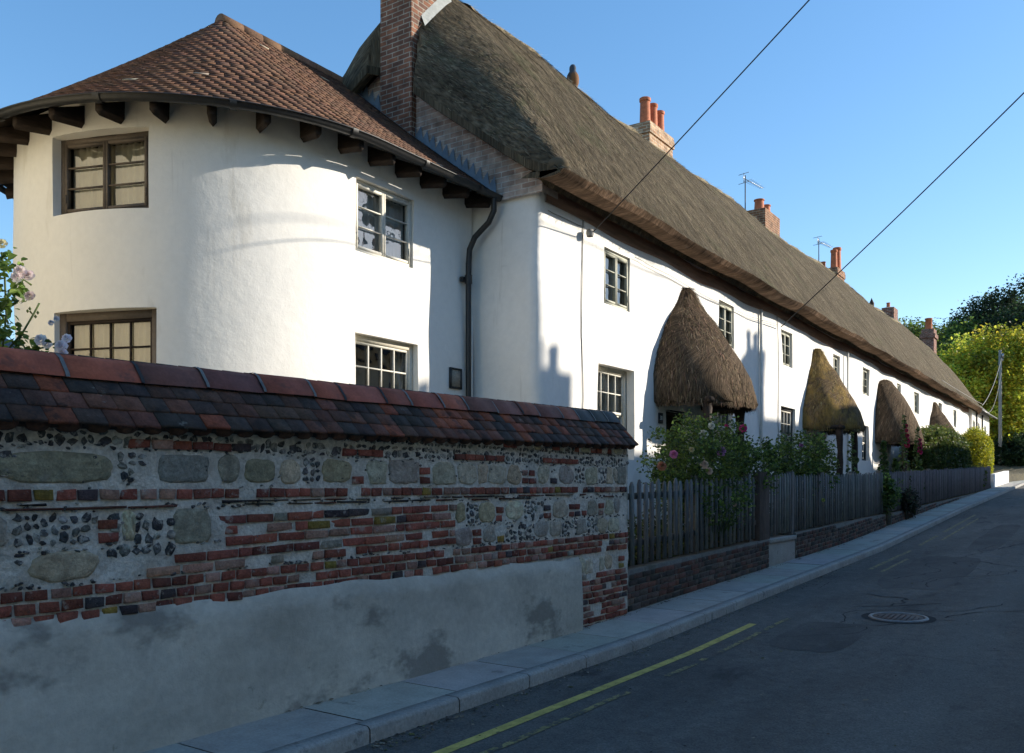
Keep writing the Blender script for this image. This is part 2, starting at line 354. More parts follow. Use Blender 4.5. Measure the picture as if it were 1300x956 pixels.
def leafcol_(n_):
    pal = np.array([(.16, .13, .09), (.08, .06, .045), (.24, .21, .16), (.10, .10, .04), (.05, .045, .04)]); return pal[rng.integers(0, 5, n_)] * np.exp(rng.normal(0, .3, (n_, 1)))
# ------------------------------------------------------------------ terrain and street
def zr(x):                       # road level along the street
    xs = [-60, 8, 13, 19, 31, 54, 80, 120, 400]; zs = [-.1, -.02, .11, .26, .78, 1.62, 2.3, 3.5, 6]
    return float(np.interp(x, xs, zs))
def bend(x): return 0 if x < 52 else -.010 * (x - 52) ** 2
def strip(name, y0, y1, dz0, dz1, material, x0=-40, x1=95, step=.5, ny=1, th=0, kind='structure', drop=None):
    mb = MB(); xs = np.arange(x0, x1 + .01, step)
    vs = []; fs = []
    for x in xs:
        for j in range(ny + 1):
            t = j / ny; vs.append((x, lerp(y0, y1, t) + bend(x), zr(x) + lerp(dz0, dz1, t)))
    m = ny + 1
    for i in range(len(xs) - 1):
        for j in range(ny): fs.append((i * m + j, (i + 1) * m + j, (i + 1) * m + j + 1, i * m + j + 1))
    mb.add(vs, fs)
    if drop:
        for side, y, dz in ((0, y0, dz0),):
            vs = []; fs = []
            for x in xs: vs += [(x, y + bend(x), zr(x) + dz), (x, y + bend(x), zr(x) + dz - drop)]
            for i in range(len(xs) - 1): fs.append((2 * i, 2 * i + 1, 2 * i + 3, 2 * i + 2))
            mb.add(vs, fs)
    return tag(mb.build(name, material, smooth=False), kind=kind)

strip('road', -1.6, 3.86, 0, 0, M['asphalt'], ny=8)
# opposite pavement
strip('far_pavement', -3.2, -1.6, .1, .1, M['kerb'], ny=1)

def pave(name):
    mb = MB(); x = -6.0
    while x < 60:
        L_ = rnd.uniform(.85, 1.0); z0, z1 = zr(x) + .10, zr(x + L_) + .10
        c = jit((.36, .35, .32), .10); g = .006
        y0, y1 = 3.99, 4.68; b0, b1 = bend(x), bend(x + L_); e = rnd.uniform(-.003, .003)
        mb.add([(x + g, y0 + b0, z0 + e), (x + L_ - g, y0 + b1, z1 + e), (x + L_ - g, y1 + b1, z1 + e + .005), (x + g, y1 + b0, z0 + e + .005)], [(0, 1, 2, 3)], c)
        x += L_
    return tag(mb.build('pavement', M['slab']), kind='structure')
pave('pavement')
strip('pavement_bed', 3.86, 4.75, .085, .085, M['soil'], x1=60)
def kerb():
    mb = MB(); x = -6.0
    while x < 60:
        L_ = .915; g = .005; c = (1, 1, 1)
        prof = [(3.85, -.12), (3.85, .085), (3.862, .10), (3.875, .107), (3.985, .107), (3.985, .0)]
        vs = []
        for xx in (x + g, x + L_ - g):
            for (y, z) in prof: vs.append((xx, y + bend(xx), zr(xx) + z))
        n = len(prof); fs = [(i, i + n, i + n + 1, i + 1) for i in range(n - 1)]
        mb.add(vs, fs, c); x += L_
    return tag(mb.build('kerb', M['kerb']), kind='structure')
kerb()

def ground_h(x, y):
    b = zr(x)
    if y > 4.72 + bend(x): h = b + .45 + .02 * max(0, y - 12)
    elif y > -3.2 + bend(x): h = b - .14
    else: h = b + .02
    if x > 66:
        h += .16 * (x - 66) * min(1, (y + 60) / 60 if y < 0 else 1) * .9
    if y > 30: h += .05 * (y - 30)
    return h
mb = MB()
gx = sorted(set(list(np.arange(-60, 66, 1.0)) + list(np.arange(66, 400, 8))))
gy = sorted(set(list(np.arange(-120, -4, 8)) + [-4, -3.25, -3.19, -1, 2, 4.66, 4.80, 5.5, 7] + list(np.arange(9, 30, 3)) + list(np.arange(30, 420, 15))))
vs = [(x, y + bend(min(x, 66)) if y < 8 and y > -6 else y, ground_h(x, y + (bend(min(x, 66)) if y < 8 and y > -6 else 0))) for x in gx for y in gy]; n = len(gy)
mb.add(vs, [(i * n + j, (i + 1) * n + j, (i + 1) * n + j + 1, i * n + j + 1) for i in range(len(gx) - 1) for j in range(n - 1)])
tag(mb.build('ground', M['grassy'], smooth=True), kind='structure')

# yellow lines, cracks
def line_strip(mb, pts, wd, dz):
    for a, b in zip(pts[:-1], pts[1:]):
        d = Vector((b[0] - a[0], b[1] - a[1], 0)).normalized(); nn = Vector((-d.y, d.x, 0)) * wd / 2
        mb.quad((a[0] - nn.x, a[1] - nn.y + bend(a[0]), zr(a[0]) + dz), (b[0] - nn.x, b[1] - nn.y + bend(b[0]), zr(b[0]) + dz),
                (b[0] + nn.x, b[1] + nn.y + bend(b[0]), zr(b[0]) + dz), (a[0] + nn.x, a[1] + nn.y + bend(a[0]), zr(a[0]) + dz))
mb = MB()
line_strip(mb, [(x, 3.36) for x in np.arange(3, 10.1, .45)], .085, .004)
tag(mb.build('road_marking', M['yellow']), kind='structure'); mb = MB()
for a, b in [(3.0, 6.2), (6.9, 7.5), (7.65, 7.8), (8.1, 9.3), (9.45, 10.3)]:
    line_strip(mb, [(x, 3.13 + .012 * sin(x * 9)) for x in np.linspace(a, b, max(2, int((b - a) / .3) + 1))], .055, .004)
for a, b in [(15.6, 19.5), (20.2, 22.5), (23.4, 29.5)]:
    line_strip(mb, [(x, 3.38) for x in np.arange(a, b, .45)], .075, .004)
for a, b in [(15.3, 18.0), (21.5, 28.0)]:
    line_strip(mb, [(x, 3.14) for x in np.arange(a, b, .45)], .06, .004)
tag(mb.build('faded_road_marking', M['yellow_worn']), kind='structure')
mb = MB()
def crack(x, y, ang, n, wd=.02, st=.12, wob=.5):
    for i in range(n):
        x2 = x + st * cos(ang); y2 = y + st * sin(ang)
        line_strip(mb, [(x, y), (x2, y2)], wd * rnd.uniform(.25, .9), .0035); x, y = x2, y2; ang += rnd.uniform(-wob, wob); ang *= .97
crack(9.0, 3.2, -.6, 14); crack(9.9, 2.6, -1.1, 14, .03); crack(10.3, 2.55, -.2, 26, .025); crack(11.5, 2.7, -.9, 10, .05); crack(11.8, 2.3, .1, 14, .06, .1, 1.0)
crack(11.2, 1.6, -.1, 16, .03); crack(8.8, 1.9, -1.3, 8, .012); crack(14.5, 2.8, -.4, 24, .035); crack(13.8, 2.2, .3, 26, .03); crack(17, 2.3, -.2, 20, .07, .14, .9)
crack(9.5, 1.0, -1.4, 8, .012); crack(20, 1.9, 0, 40, .05); crack(24, 2.6, -.1, 50, .05); crack(12.9, 3.5, -.05, 50, .02)
crack(16.5, 3.6, 0, 60, .03)
tag(mb.build('road_crack', M['tar']), kind='structure')

# worn repair patches in the asphalt, and grit, dead leaves and small weeds in the gutter and at the wall foot
def patch(x0, x1, y0, y1):
    mb = MB(); n_ = 26; vs = []
    for k in range(n_):
        a = 2 * pi * k / n_; ca, sa = cos(a), sin(a); q = (abs(ca) ** 5 + abs(sa) ** 5) ** -.2
        x = (x0 + x1) / 2 + ca * q * (x1 - x0) / 2 * rnd.uniform(.95, 1.03); y = (y0 + y1) / 2 + sa * q * (y1 - y0) / 2 * rnd.uniform(.93, 1.04); vs.append((x, y))
    m_ = 6
    for i in range(m_):
        a, b = lerp(x0, x1, i / m_), lerp(x0, x1, (i + 1) / m_)
    c = ((x0 + x1) / 2, (y0 + y1) / 2); mb.add([(c[0], c[1], zr(c[0]) + .003)] + [(x, y, zr(x) + .003) for x, y in vs], [(0, 1 + k, 1 + (k + 1) % n_) for k in range(n_)])
    tag(mb.build('road_patch', M['asphalt_patch']), kind='structure')
patch(13.4, 18.4, 1.9, 3.0); patch(8.6, 10.3, 2.15, 2.9); patch(19.5, 26, 1.9, 2.5)
mb = MB(); n_ = 5200; X_ = 4 + 34 * rng.random(n_) ** 1.4; side = rng.random(n_)
Y_ = np.where(side < .55, 3.84 - np.abs(rng.normal(0, .09, n_)), np.where(side < .85, 4.60 - np.abs(rng.normal(0, .035, n_)), 3.9 - rng.random(n_) * 3))
Zr_ = np.interp(X_, [-60, 8, 13, 19, 31, 54], [-.1, -.02, .11, .26, .78, 1.62]) + np.where(Y_ > 3.99, .115, .007)
N_ = rng.normal(0, .15, (n_, 3)); N_[:, 2] = 1; T_ = np.cross(N_, rng.normal(0, 1, (n_, 3))); T_ /= np.linalg.norm(T_, axis=1, keepdims=True); B_ = np.cross(N_, T_)
P_ = np.stack([X_, Y_, Zr_], 1); s_ = rng.uniform(.004, .016, (n_, 1)) * np.where(rng.random((n_, 1)) < .06, 2.0, 1)
mb.quads_np(np.stack([P_ - T_ * s_, P_ + B_ * s_ * .6, P_ + T_ * s_, P_ - B_ * s_ * .6], 1), leafcol_(n_))
tag(mb.build('gutter_litter', M['straw']), kind='stuff')

# manhole cover
mc = thing('manhole_cover', (10.95, 2.06, zr(10.95)), 'round rusty iron manhole cover with pale rim set in the cracked road', 'manhole cover')
tilt = (zr(11.4) - zr(10.5)) / .9
def tiltmb(m, cx):
    m.v = [(x, y, z + (x - cx) * tilt) for (x, y, z) in m.v]
m1 = MB(); z0 = zr(10.95); m1.lathe((10.95, 2.06, z0), [(0.0, .008), (.27, .008), (.275, .004)], 40)
for k in range(-4, 5):
    for j in range(-4, 5):
        if k * k + j * j < 17: m1.box(10.95 + k * .055 - .018, 10.95 + k * .055 + .018, 2.06 + j * .055 - .006, 2.06 + j * .055 + .006, z0 + .009, z0 + .014)
tiltmb(m1, 10.95); m1.build('cover_plate', M['cover_iron'], mc)
m1 = MB(); m1.lathe((10.95, 2.06, z0), [(.28, .004), (.283, .016), (.315, .017), (.325, .004)], 48); tiltmb(m1, 10.95); m1.build('cover_rim', M['cover_rim'], mc)
m1 = MB(); m1.lathe((10.95, 2.06, z0), [(.325, .0045), (.40, .0045)], 40)
tiltmb(m1, 10.95); m1.build('tar_surround', M['tar'], mc)

# ------------------------------------------------------------------ wall with openings
def gridwall(mb, f, s0, s1, z0, z1, holes, step=.25, rev=.12):
    """f(s,z,d)->point; holes (a,b,c,e) in s,z. Quads outside the holes, reveal faces inside them."""
    ss = list(np.arange(s0, s1, step)) + [s1]; zz = list(np.arange(z0, z1, step)) + [z1]
    for (a, b, c, e) in holes:
        ss = [s for s in ss if min(abs(s - a), abs(s - b)) > .03] + [a, b]; zz = [z for z in zz if min(abs(z - c), abs(z - e)) > .03] + [c, e]
    ss = sorted(set(round(s, 4) for s in ss)); zz = sorted(set(round(z, 4) for z in zz))
    n = len(zz); vs = [f(s, z, 0) for s in ss for z in zz]; fs = []
    for i in range(len(ss) - 1):
        for j in range(n - 1):
            sm, zm = (ss[i] + ss[i + 1]) / 2, (zz[j] + zz[j + 1]) / 2
            if any(a < sm < b and c < zm < e for a, b, c, e in holes): continue
            fs.append((i * n + j, (i + 1) * n + j, (i + 1) * n + j + 1, i * n + j + 1))
    mb.add(vs, fs)
    for (a, b, c, e) in holes:
        for (p, q) in (((a, c), (b, c)), ((b, c), (b, e)), ((b, e), (a, e)), ((a, e), (a, c))):
            m = 5
            for k in range(m):
                A = (lerp(p[0], q[0], k / m), lerp(p[1], q[1], k / m)); B = (lerp(p[0], q[0], (k + 1) / m), lerp(p[1], q[1], (k + 1) / m))
                mb.quad(f(*A, 0), f(*A, -rev), f(*B, -rev), f(*B, 0))

def window(owner, O, ax, nv, wd, ht, kind='casement', cols=2, rows=3, fm='frame_grey', bm=None, curtain='curtain_and_reflection', sill=False, fw=.06, cur=(0, .3, .72, 1), lowcur=None, label=None):
    """O = bottom-left corner of the opening at the plane of the frame front, ax along the wall, nv outward"""
    O, ax, nv = Vector(O), Vector(ax).normalized(), Vector(nv).normalized(); up = Vector((0, 0, 1))
    def fb(m, x0, x1, z0, z1, d0, d1): m.obox(O + ax * x0 + up * z0 + nv * d0, ax * (x1 - x0), up * (z1 - z0), nv * (d1 - d0))
    m = MB()
    fb(m, 0, fw, 0, ht, -.07, 0); fb(m, wd - fw, wd, 0, ht, -.07, 0); fb(m, fw, wd - fw, ht - fw, ht, -.07, -.001); fb(m, fw, wd - fw, 0, fw, -.07, .001)
    fr = m.build('window', M[fm], owner)
    if label: fr['label'] = label
    bm = bm or fm
    x0, x1, z0, z1 = fw, wd - fw, fw, ht - fw
    if kind == 'casement':
        half = (x0 + x1) / 2
        for (a, b) in ((x0, half), (half, x1)):
            m = MB(); t = .034; g = .003
            fb(m, a + g, a + t, z0 + g, z1 - g, -.045, .012); fb(m, b - t, b - g, z0 + g, z1 - g, -.045, .012)
            fb(m, a + t, b - t, z0 + g, z0 + t, -.045, .011); fb(m, a + t, b - t, z1 - t, z1 - g, -.045, .011)
            for k in range(1, rows): zz = lerp(z0 + t, z1 - t, k / rows); fb(m, a + t, b - t, zz - .0065, zz + .0065, -.03, .004)
            fb(m, a + (t * .3 if a == x0 else (b - a) - t * .6), a + (t * .3 if a == x0 else (b - a) - t * .6) + .012, z0 + .1, z0 + .2, .012, .022)
            m.build('casement', M[bm], fr)
    else:
        mid = (z0 + z1) / 2
        for (a, b, dd) in ((mid, z1, -.02), (z0, mid, -.045)):
            m = MB(); t = .035
            fb(m, x0 + .002, x0 + t, a, b, dd - .03, dd); fb(m, x1 - t, x1 - .002, a, b, dd - .03, dd)
            fb(m, x0 + t, x1 - t, b - t, b, dd - .03, dd - .001); fb(m, x0 + t, x1 - t, a, a + t * 1.1, dd - .03, dd - .001)
            for k in range(1, cols): xx = lerp(x0 + t, x1 - t, k / cols); fb(m, xx - .009, xx + .009, a + t, b - t, dd - .025, dd - .004)
            nr = rows // 2
            for k in range(1, nr): zz = lerp(a + t, b - t, k / nr); fb(m, x0 + t, x1 - t, zz - .009, zz + .009, dd - .024, dd - .006)
            m.build('sash', M[bm], fr)
    m = MB(); p = [O + ax * x0 + up * z0 + nv * -.052, O + ax * x1 + up * z0 + nv * -.052, O + ax * x1 + up * z1 + nv * -.052, O + ax * x0 + up * z1 + nv * -.052]
    m.quad(*p); m.build('pane', M['glass'], fr)
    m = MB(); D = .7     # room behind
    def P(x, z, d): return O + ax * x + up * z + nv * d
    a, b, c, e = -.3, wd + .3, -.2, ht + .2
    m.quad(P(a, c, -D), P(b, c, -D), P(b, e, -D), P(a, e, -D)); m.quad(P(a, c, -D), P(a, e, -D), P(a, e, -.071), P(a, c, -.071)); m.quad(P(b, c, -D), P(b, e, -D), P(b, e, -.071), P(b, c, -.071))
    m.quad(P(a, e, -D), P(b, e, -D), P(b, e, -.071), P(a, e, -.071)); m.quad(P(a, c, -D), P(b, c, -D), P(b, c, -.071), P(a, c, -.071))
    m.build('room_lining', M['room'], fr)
    if curtain:
        m = MB()
        for (u0, u1) in ((cur[0], cur[1]), (cur[2], cur[3])):
            if u1 <= u0: continue
            nn = max(4, int((u1 - u0) * wd / .02)); vs = []
            for k in range(nn + 1):
                u = lerp(u0, u1, k / nn); d = -.13 + .018 * sin(u * wd * 70) + .01 * sin(u * wd * 31)
                vs += [P(lerp(x0, x1, u), z0, d), P(lerp(x0, x1, u), z1, d)]
            m.add(vs, [(2 * k, 2 * k + 2, 2 * k + 3, 2 * k + 1) for k in range(nn)])
        m.build('curtain', M[curtain], fr, smooth=True)
    if sill:
        m = MB(); fb(m, -.04, wd + .04, -.05, 0, -.05, .10); m.build('sill', M[fm], fr)
    return fr

def add_brickbox(mb, x0, x1, y0, y1, z0, z1, top=True):
    """box with per-face uv in metres for brick textures"""
    def q(a, b, c, d, ua, ub): mb.quad(a, b, c, d, uv=[(ua[0], ub[0]), (ua[1], ub[0]), (ua[1], ub[1]), (ua[0], ub[1])])
    q((x0, y0, z0), (x1, y0, z0), (x1, y0, z1), (x0, y0, z1), (x0, x1), (z0, z1))
    q((x1, y0, z0), (x1, y1, z0), (x1, y1, z1), (x1, y0, z1), (y0, y1), (z0, z1))
    q((x1, y1, z0), (x0, y1, z0), (x0, y1, z1), (x1, y1, z1), (x1, x0), (z0, z1))
    q((x0, y1, z0), (x0, y0, z0), (x0, y0, z1), (x0, y1, z1), (y1, y0), (z0, z1))
    if top: mb.quad((x0, y0, z1), (x1, y0, z1), (x1, y1, z1), (x0, y1, z1), uv=[(x0, y0), (x1, y0), (x1, y1), (x0, y1)])
    mb.quad((x0, y0, z0), (x0, y1, z0), (x1, y1, z0), (x1, y0, z0), uv=[(x0, y0), (x0, y1), (x1, y1), (x1, y0)])

# ------------------------------------------------------------------ thatched terrace
DY = 6.5
XG = 10.2
ter = thing('thatched_terrace', (10.2, 6.5, .4), 'long white terrace of cottages under one sweeping thatched roof', 'terrace')
def wav(x, z): return .022 * sin(x * .9 + .7) + .016 * sin(x * 2.3 + z * 1.1) + .010 * sin(z * 2.7 + x * .4) + .006 * sin(x * 5.1 + z * 4.3)
RC = .16
def fterr(s, z, d):
    arc = RC * pi / 2; b = s
    if s >= XG + RC: x, y, nx, ny = s, DY, 0, -1
    elif s > XG + RC - arc:
        a = (XG + RC - s) / RC; x, y = XG + RC - RC * sin(a), DY + RC - RC * cos(a); nx, ny = -sin(a), -cos(a)
    else:
        y = DY + RC + (XG + RC - arc - s); x = XG; nx, ny = -1, 0
    o = wav(s, z) + d - .03 * (z - 1) * .3
    if z < 1.6 and s < XG + RC: o += .05 * (1.6 - z)
    return (x + nx * o, y + ny * o, z)
E = EYE
upper = [(12.13, 13.03, 2.82, 3.69), (16.9, 17.8, 2.82, 3.68), (20.95, 21.8, 2.85, 3.69), (25.7, 26.5, 2.85, 3.69), (29.1, 30.1, 2.85, 3.69),
         (34.5, 35.2, 3.05, 3.72), (38.0, 39.0, 2.85, 3.7), (43.7, 44.6, 2.85, 3.7), (48.2, 49.1, 2.85, 3.7)]
lower = [(11.93, 13.1, .40, 1.86), (16.6, 17.65, .45, 1.86), (20.8, 22.0, .45, 1.86), (28.9, 29.9, .75, 1.86), (36.4, 37.4, .8, 1.86), (45.5, 46.5, .9, 1.9)]
doors = [(14.35, 15.25, -.75, 1.30), (23.5, 24.4, -.75, 1.32), (32.0, 32.9, -.6, 1.32), (42.0, 42.9, -.6, 1.32)]
holes = [(a, b, c + E, e + E) for a, b, c, e in upper + lower + doors]
def thatch_under(y): return 0
mb = MB()
gridwall(mb, fterr, XG + RC - RC * pi / 2 - 1.35, 10.6, .2, 5.68, [], .12)
gridwall(mb, fterr, 10.6, 54.2, .2, 5.95, holes, .3, rev=.14)
mb.build('wall', M['plaster'], ter, smooth=True, sharp=50)
# far gable end and the back wall
mb = MB(); mb.quad((54.2, 6.5, .2), (54.2, 12.2, .2), (54.2, 12.2, 6.6), (54.2, 6.5, 6.6)); mb.add([(54.2, 6.5, 6.3), (54.2, 12.2, 6.3), (54.2, 9.35, 9.3)], [(0, 1, 2)])
mb.quad((10.2, 12.2, .2), (54.2, 12.2, .2), (54.2, 12.2, 6), (10.2, 12.2, 6)); mb.build('rear_wall', M['plaster'], ter)

for i, (a, b, c, e) in enumerate(upper):
    r_ = .03 if i in (0, 1) else .09
    window(ter, fterr(a, c + E, -r_), (1, 0, 0), (0, -1, 0), b - a, e - c, 'casement', 2, 3, 'frame_grey', curtain='curtain_and_reflection', sill=False, fw=.05, cur=(0, .5, .5, 1))  # closed pale curtains stand in for the sky reflected in the panes
for i, (a, b, c, e) in enumerate(lower):
    window(ter, fterr(a, c + E, -.10), (1, 0, 0), (0, -1, 0), b - a, e - c, 'sash', 4, 4, 'frame_cream' if i == 0 else 'frame_black', 'bar_white', curtain='curtain_and_reflection', fw=.07, cur=(0, .15, .35, 1) if i == 0 else (0, .9, .9, .9))
for i, (a, b, c, e) in enumerate(doors):
    m = MB(); y = DY + .14 - .01; y0 = fterr((a + b) / 2, E, -.14)[1]
    m.box(a + .06, b - .06, y0 - .03, y0 + .03, c + E, e + E - .06)
    for k in range(1, 6): xx = lerp(a + .06, b - .06, k / 6); m.box(xx - .004, xx + .004, y0 - .036, y0 - .0305, c + E + .05, e + E - .12)
    d = m.build('door', M['door'], ter)
    m = MB(); m.box(a, a + .058, y0 - .06, y0 + .04, c + E, e + E); m.box(b - .058, b, y0 - .06, y0 + .04, c + E, e + E); m.box(a + .059, b - .059, y0 - .06, y0 + .04, e + E - .058, e + E)
    m.build('door_frame', M['timber_dark'], d)
    m = MB(); m.lathe((0, 0, 0), [(0, 0), (.025, .01), (.03, .03), (.015, .05)], 10); m.v = [(x + b - .16, y0 - .03 - z, y + E + .3) for x, y, z in m.v]; m.build('handle', M['steel'], d)

# gable brickwork above the plaster
YR = 9.3
def roof_top(y, s=None):         # outer front/back slope height (world)
    pts = [(5.93, 5.77), (6.4, 6.44), (7.2, 7.57), (8.1, 8.70), (8.7, 9.38), (9.05, 9.66), (9.3, 9.76)]
    yy = YR - abs(y - YR)
    return float(np.interp(yy, [p[0] for p in pts], [p[1] for p in pts]))
def smin(a, b, k=.35):
    h = max(0, min(1, .5 + .5 * (b - a) / k)); return lerp(b, a, h) - k * h * (1 - h)
XA, XB = 9.88, 54.7
def hipz(x):
    d = max(0, x - XA); near = 1.05 * d + .50 * (1 - math.exp(-d / .10))
    far = 8.0 + (XB - x) * 1.5
    return near, far
def verge(y):                    # underside of the thatch along the near gable
    return float(np.interp(YR - abs(y - YR), [5.9, 6.41, 6.86, 8.41, 8.82, 9.3], [5.62, 5.78, 6.10, 7.26, 7.68, 7.95]))
def hipn(x, y): return verge(y) + .12 + hipz(x)[0]
def rooflump(x, y):
    l = .05 * sin(x * .55 + 1) + .035 * sin(x * 1.27 + y) + .02 * sin(x * 2.9 + y * 2.1) + .014 * sin(x * 6.1 + y * 4.7) + .01 * sin(y * 9 + x * 3.3)
    return l
def seam(x):   # places where one thatcher's roof laps the next
    return .10 / (1 + math.exp(-(x - 29.8) * 6)) - .06 / (1 + math.exp(-(x - 38.5) * 6)) + .07 / (1 + math.exp(-(x - 46.5) * 5))
def eavewave(x):
    v = 0
    for (a, b, c, e) in upper: v += .04 * math.exp(-((x - (a + b) / 2) / .9) ** 2)
    return v - .03
prof_y = [6.46, 6.34, 6.20, 6.08, 6.00, 5.92, 6.02, 6.2, 6.5, 6.9, 7.3, 7.7, 8.1, 8.5, 8.8, 9.0, 9.18, 9.3, 9.42, 9.6, 9.8, 10.1, 10.5, 10.9, 11.3, 11.7, 12.1, 12.4, 12.6, 12.7, 12.5, 12.2]
prof_z0 = {0: 5.80, 1: 5.70, 2: 5.69, 3: 5.69, 4: 5.71, 5: 5.77}
def outer(x):
    out = []
    for i, y in enumerate(prof_y):
        lw = eavewave(x)
        if i < 5: z = prof_z0[i] + lw
        elif i >= 29: z = {29: 5.75, 30: 5.55, 31: 5.65}[i]
        else:
            z = roof_top(y) + (lw * max(0, 1 - (y - 5.9) / 1.2) if y < 9 else 0)
            z += rooflump(x, y) * (.3 if i in (5, 28) else 1) + seam(x) * (min(1, (y - 5.9) / 2) if y < YR else 1)
        n_, f_ = hipz(x)
        if 4 <= i <= 29 :
            z = smin(z, hipn(x, y), .30 if i > 5 else .05) if x < 14 else z; z = smin(z, f_, .6)
        out.append((y, z))
    return out
def inner(x, o):
    tt = min(1, (x - XA) / .7)
    res = []
    for i, (y, z) in enumerate(o):
        if i <= 4: res.append((y + .02, z + .03) if i < 3 else (y + .12 * (i - 2), z + .02)); continue
        if i >= 29: res.append((y - .02, z + .02)); continue
        yy = min(max(y, 6.3), 12.3); res.append((yy, max(lerp(min(verge(yy), z - .06), z - .52, tt) if x < 11 else z - .52, 5.6)))
    return res
xs = [XA, XA + .03, XA + .10, XA + .22, XA + .4] + list(np.arange(10.5, 14, .22)) + list(np.arange(14, 40, .4)) + list(np.arange(40, 54, .5)) + [XB - .45, XB - .25, XB - .1, XB]
outs = []; 
for i, x in enumerate(xs):
    o = outer(x); sh = {len(xs) - 1: .3, len(xs) - 2: .12, len(xs) - 3: .03}.get(i, 0)
    o2 = []
    for k, (y, z) in enumerate(o):
        if k >= 5 and k <= 28: z -= sh
        if k in (3, 4, 5): y += sh * .8
        xx = x
        if 8.66 < y < 9.42 and x < 10.35: xx = max(x, 10.32)
        o2.append((xx, y, z))
    outs.append(o2)
inns = [[(o[k][0], y, z) for k, (y, z) in enumerate(inner(x, [(p[1], p[2]) for p in o]))] for x, o in zip(xs, outs)]
n = len(prof_y)
def uvprof(o):
    d = [0]
    for a, b in zip(o[:-1], o[1:]): d.append(d[-1] + math.dist(a[1:], b[1:]))
    return d
def loft(mb, rows, i0, i1, flip=False, off=0):
    vs = []; uv = []
    for r_ in rows:
        d = uvprof(r_)
        for k in range(i0, i1 + 1): vs.append((r_[k][0], r_[k][1], r_[k][2] + off)); uv.append((r_[k][0] + (r_[k][2] - 8) * .0, d[k]))
    m = i1 - i0 + 1; fs = []
    for i in range(len(rows) - 1):
        for j in range(m - 1):
            f = (i * m + j, (i + 1) * m + j, (i + 1) * m + j + 1, i * m + j + 1); fs.append(tuple(reversed(f)) if flip else f)
    mb.add(vs, fs, uv=uv)
mb = MB(); loft(mb, outs, 5, n - 1); loft(mb, inns, 4, n - 1, True)
for rows in ((outs[0], inns[0]), (outs[-1], inns[-1])):
    for k in range(5, n - 1):
        a, b = rows[0][k], rows[0][k + 1]; c, d = rows[1][k + 1], rows[1][k]
        u = [(a[1], a[2]), (b[1], b[2]), (c[1], c[2]), (d[1], d[2])]
        mb.quad(a, b, c, d, uv=[(q[0] * 1.0, q[1] * .3) for q in u])
# straw ends lying on the near part of the roof: loose slivers that belong to the thatch surface
def slivers(pts, down, nrm_, ln, wd, cols):
    down = down / np.linalg.norm(down, axis=1, keepdims=True); side = np.cross(down, nrm_); side /= np.linalg.norm(side, axis=1, keepdims=True)
    d2 = down + side * rng.normal(0, .18, (len(pts), 1)) + nrm_ * rng.normal(.01, .025, (len(pts), 1))
    p0 = pts + nrm_ * .004; p1 = p0 + d2 * ln[:, None] + nrm_ * .012
    return np.stack([p0 - side * wd / 2, p0 + side * wd / 2, p1 + side * wd / 4, p1 - side * wd / 4], axis=1)
def strawcol(n_, base=(.085, .07, .046)):
    k = np.exp(rng.normal(0, .5, (n_, 1))); return np.clip(np.array(base)[None] * k * (1 + rng.normal(0, .06, (n_, 3))), .01, .5)
OUT = np.array([[p for p in r_] for r_ in outs])
def roof_sample(ns, xmax, xmin=XA):
    cand = [i for i in range(len(xs) - 1) if xs[i] < xmax]
    wts = np.array([(xs[i + 1] - xs[i]) / (max(12, xs[i]) ** 1.6) for i in cand]); wts /= wts.sum()
    ii = rng.choice(cand, ns, p=wts); kk = rng.integers(5, 17, ns); dk = np.array([math.dist(outs[8][k][1:], outs[8][k + 1][1:]) for k in range(5, 17)]); kk = rng.choice(np.arange(5, 17), ns, p=dk / dk.sum())
    u, v = rng.random((ns, 1)), rng.random((ns, 1))
    A, B, Cc, D = OUT[ii, kk], OUT[ii + 1, kk], OUT[ii + 1, kk + 1], OUT[ii, kk + 1]
    P = A * (1 - u) * (1 - v) + B * u * (1 - v) + Cc * u * v + D * (1 - u) * v
    dn = (A + B - Cc - D); ax_ = (B + Cc - A - D); nn = np.cross(ax_, -dn); nn /= np.linalg.norm(nn, axis=1, keepdims=True) + 1e-9
    ok = (np.linalg.norm(dn, axis=1) > 1e-4) & (np.linalg.norm(ax_, axis=1) > 1e-4)
    return P[ok], dn[ok], nn[ok]
P_, dn_, nn_ = roof_sample(60000, 53)
mb.quads_np(slivers(P_, dn_, nn_, rng.uniform(.05, .14, len(P_)), .008, None), strawcol(len(P_)))
roofo = mb.build('thatched_roof', M['thatch'], ter, smooth=True)
# give the slivers their own vertex colour by mixing in material: handled by a second slot
me = roofo.data; me.materials.append(M['straw'])
npoly = len(me.polygons); mi = np.zeros(npoly, dtype=np.int32); mi[npoly - len(P_):] = 1; me.polygons.foreach_set('material_index', mi)
mb = MB(); loft(mb, outs, 0, 5); loft(mb, inns, 0, 4, True)
mb.build('cut_eave', M['thatch_edge'], roofo, smooth=True, sharp=25)
mb = MB(); a = [outs[0][k] for k in range(6)]; mb.add(a, [tuple(range(6))], uv=[(p[1], p[2]) for p in a]); b_ = [outs[0][5], outs[0][6], outs[0][7], inns[0][7], inns[0][6], inns[0][5], (outs[0][0][0], 6.6, 5.72), outs[0][0]]; mb.add([(p[0] + .004, p[1], p[2]) for p in b_], [tuple(range(8))], uv=[(p[1], p[2]) for p in b_])
mb.lathe((10.0, 6.13, 5.815), [(.001, -.125), (.08, -.105), (.125, -.05), (.14, .01), (.12, .07), (.07, .11), (.001, .13)], 14, sx=.9, sy=1.5)
mb.build('eave_end', M['thatch'], roofo, smooth=True, sharp=60)
mb = MB(); vs = []
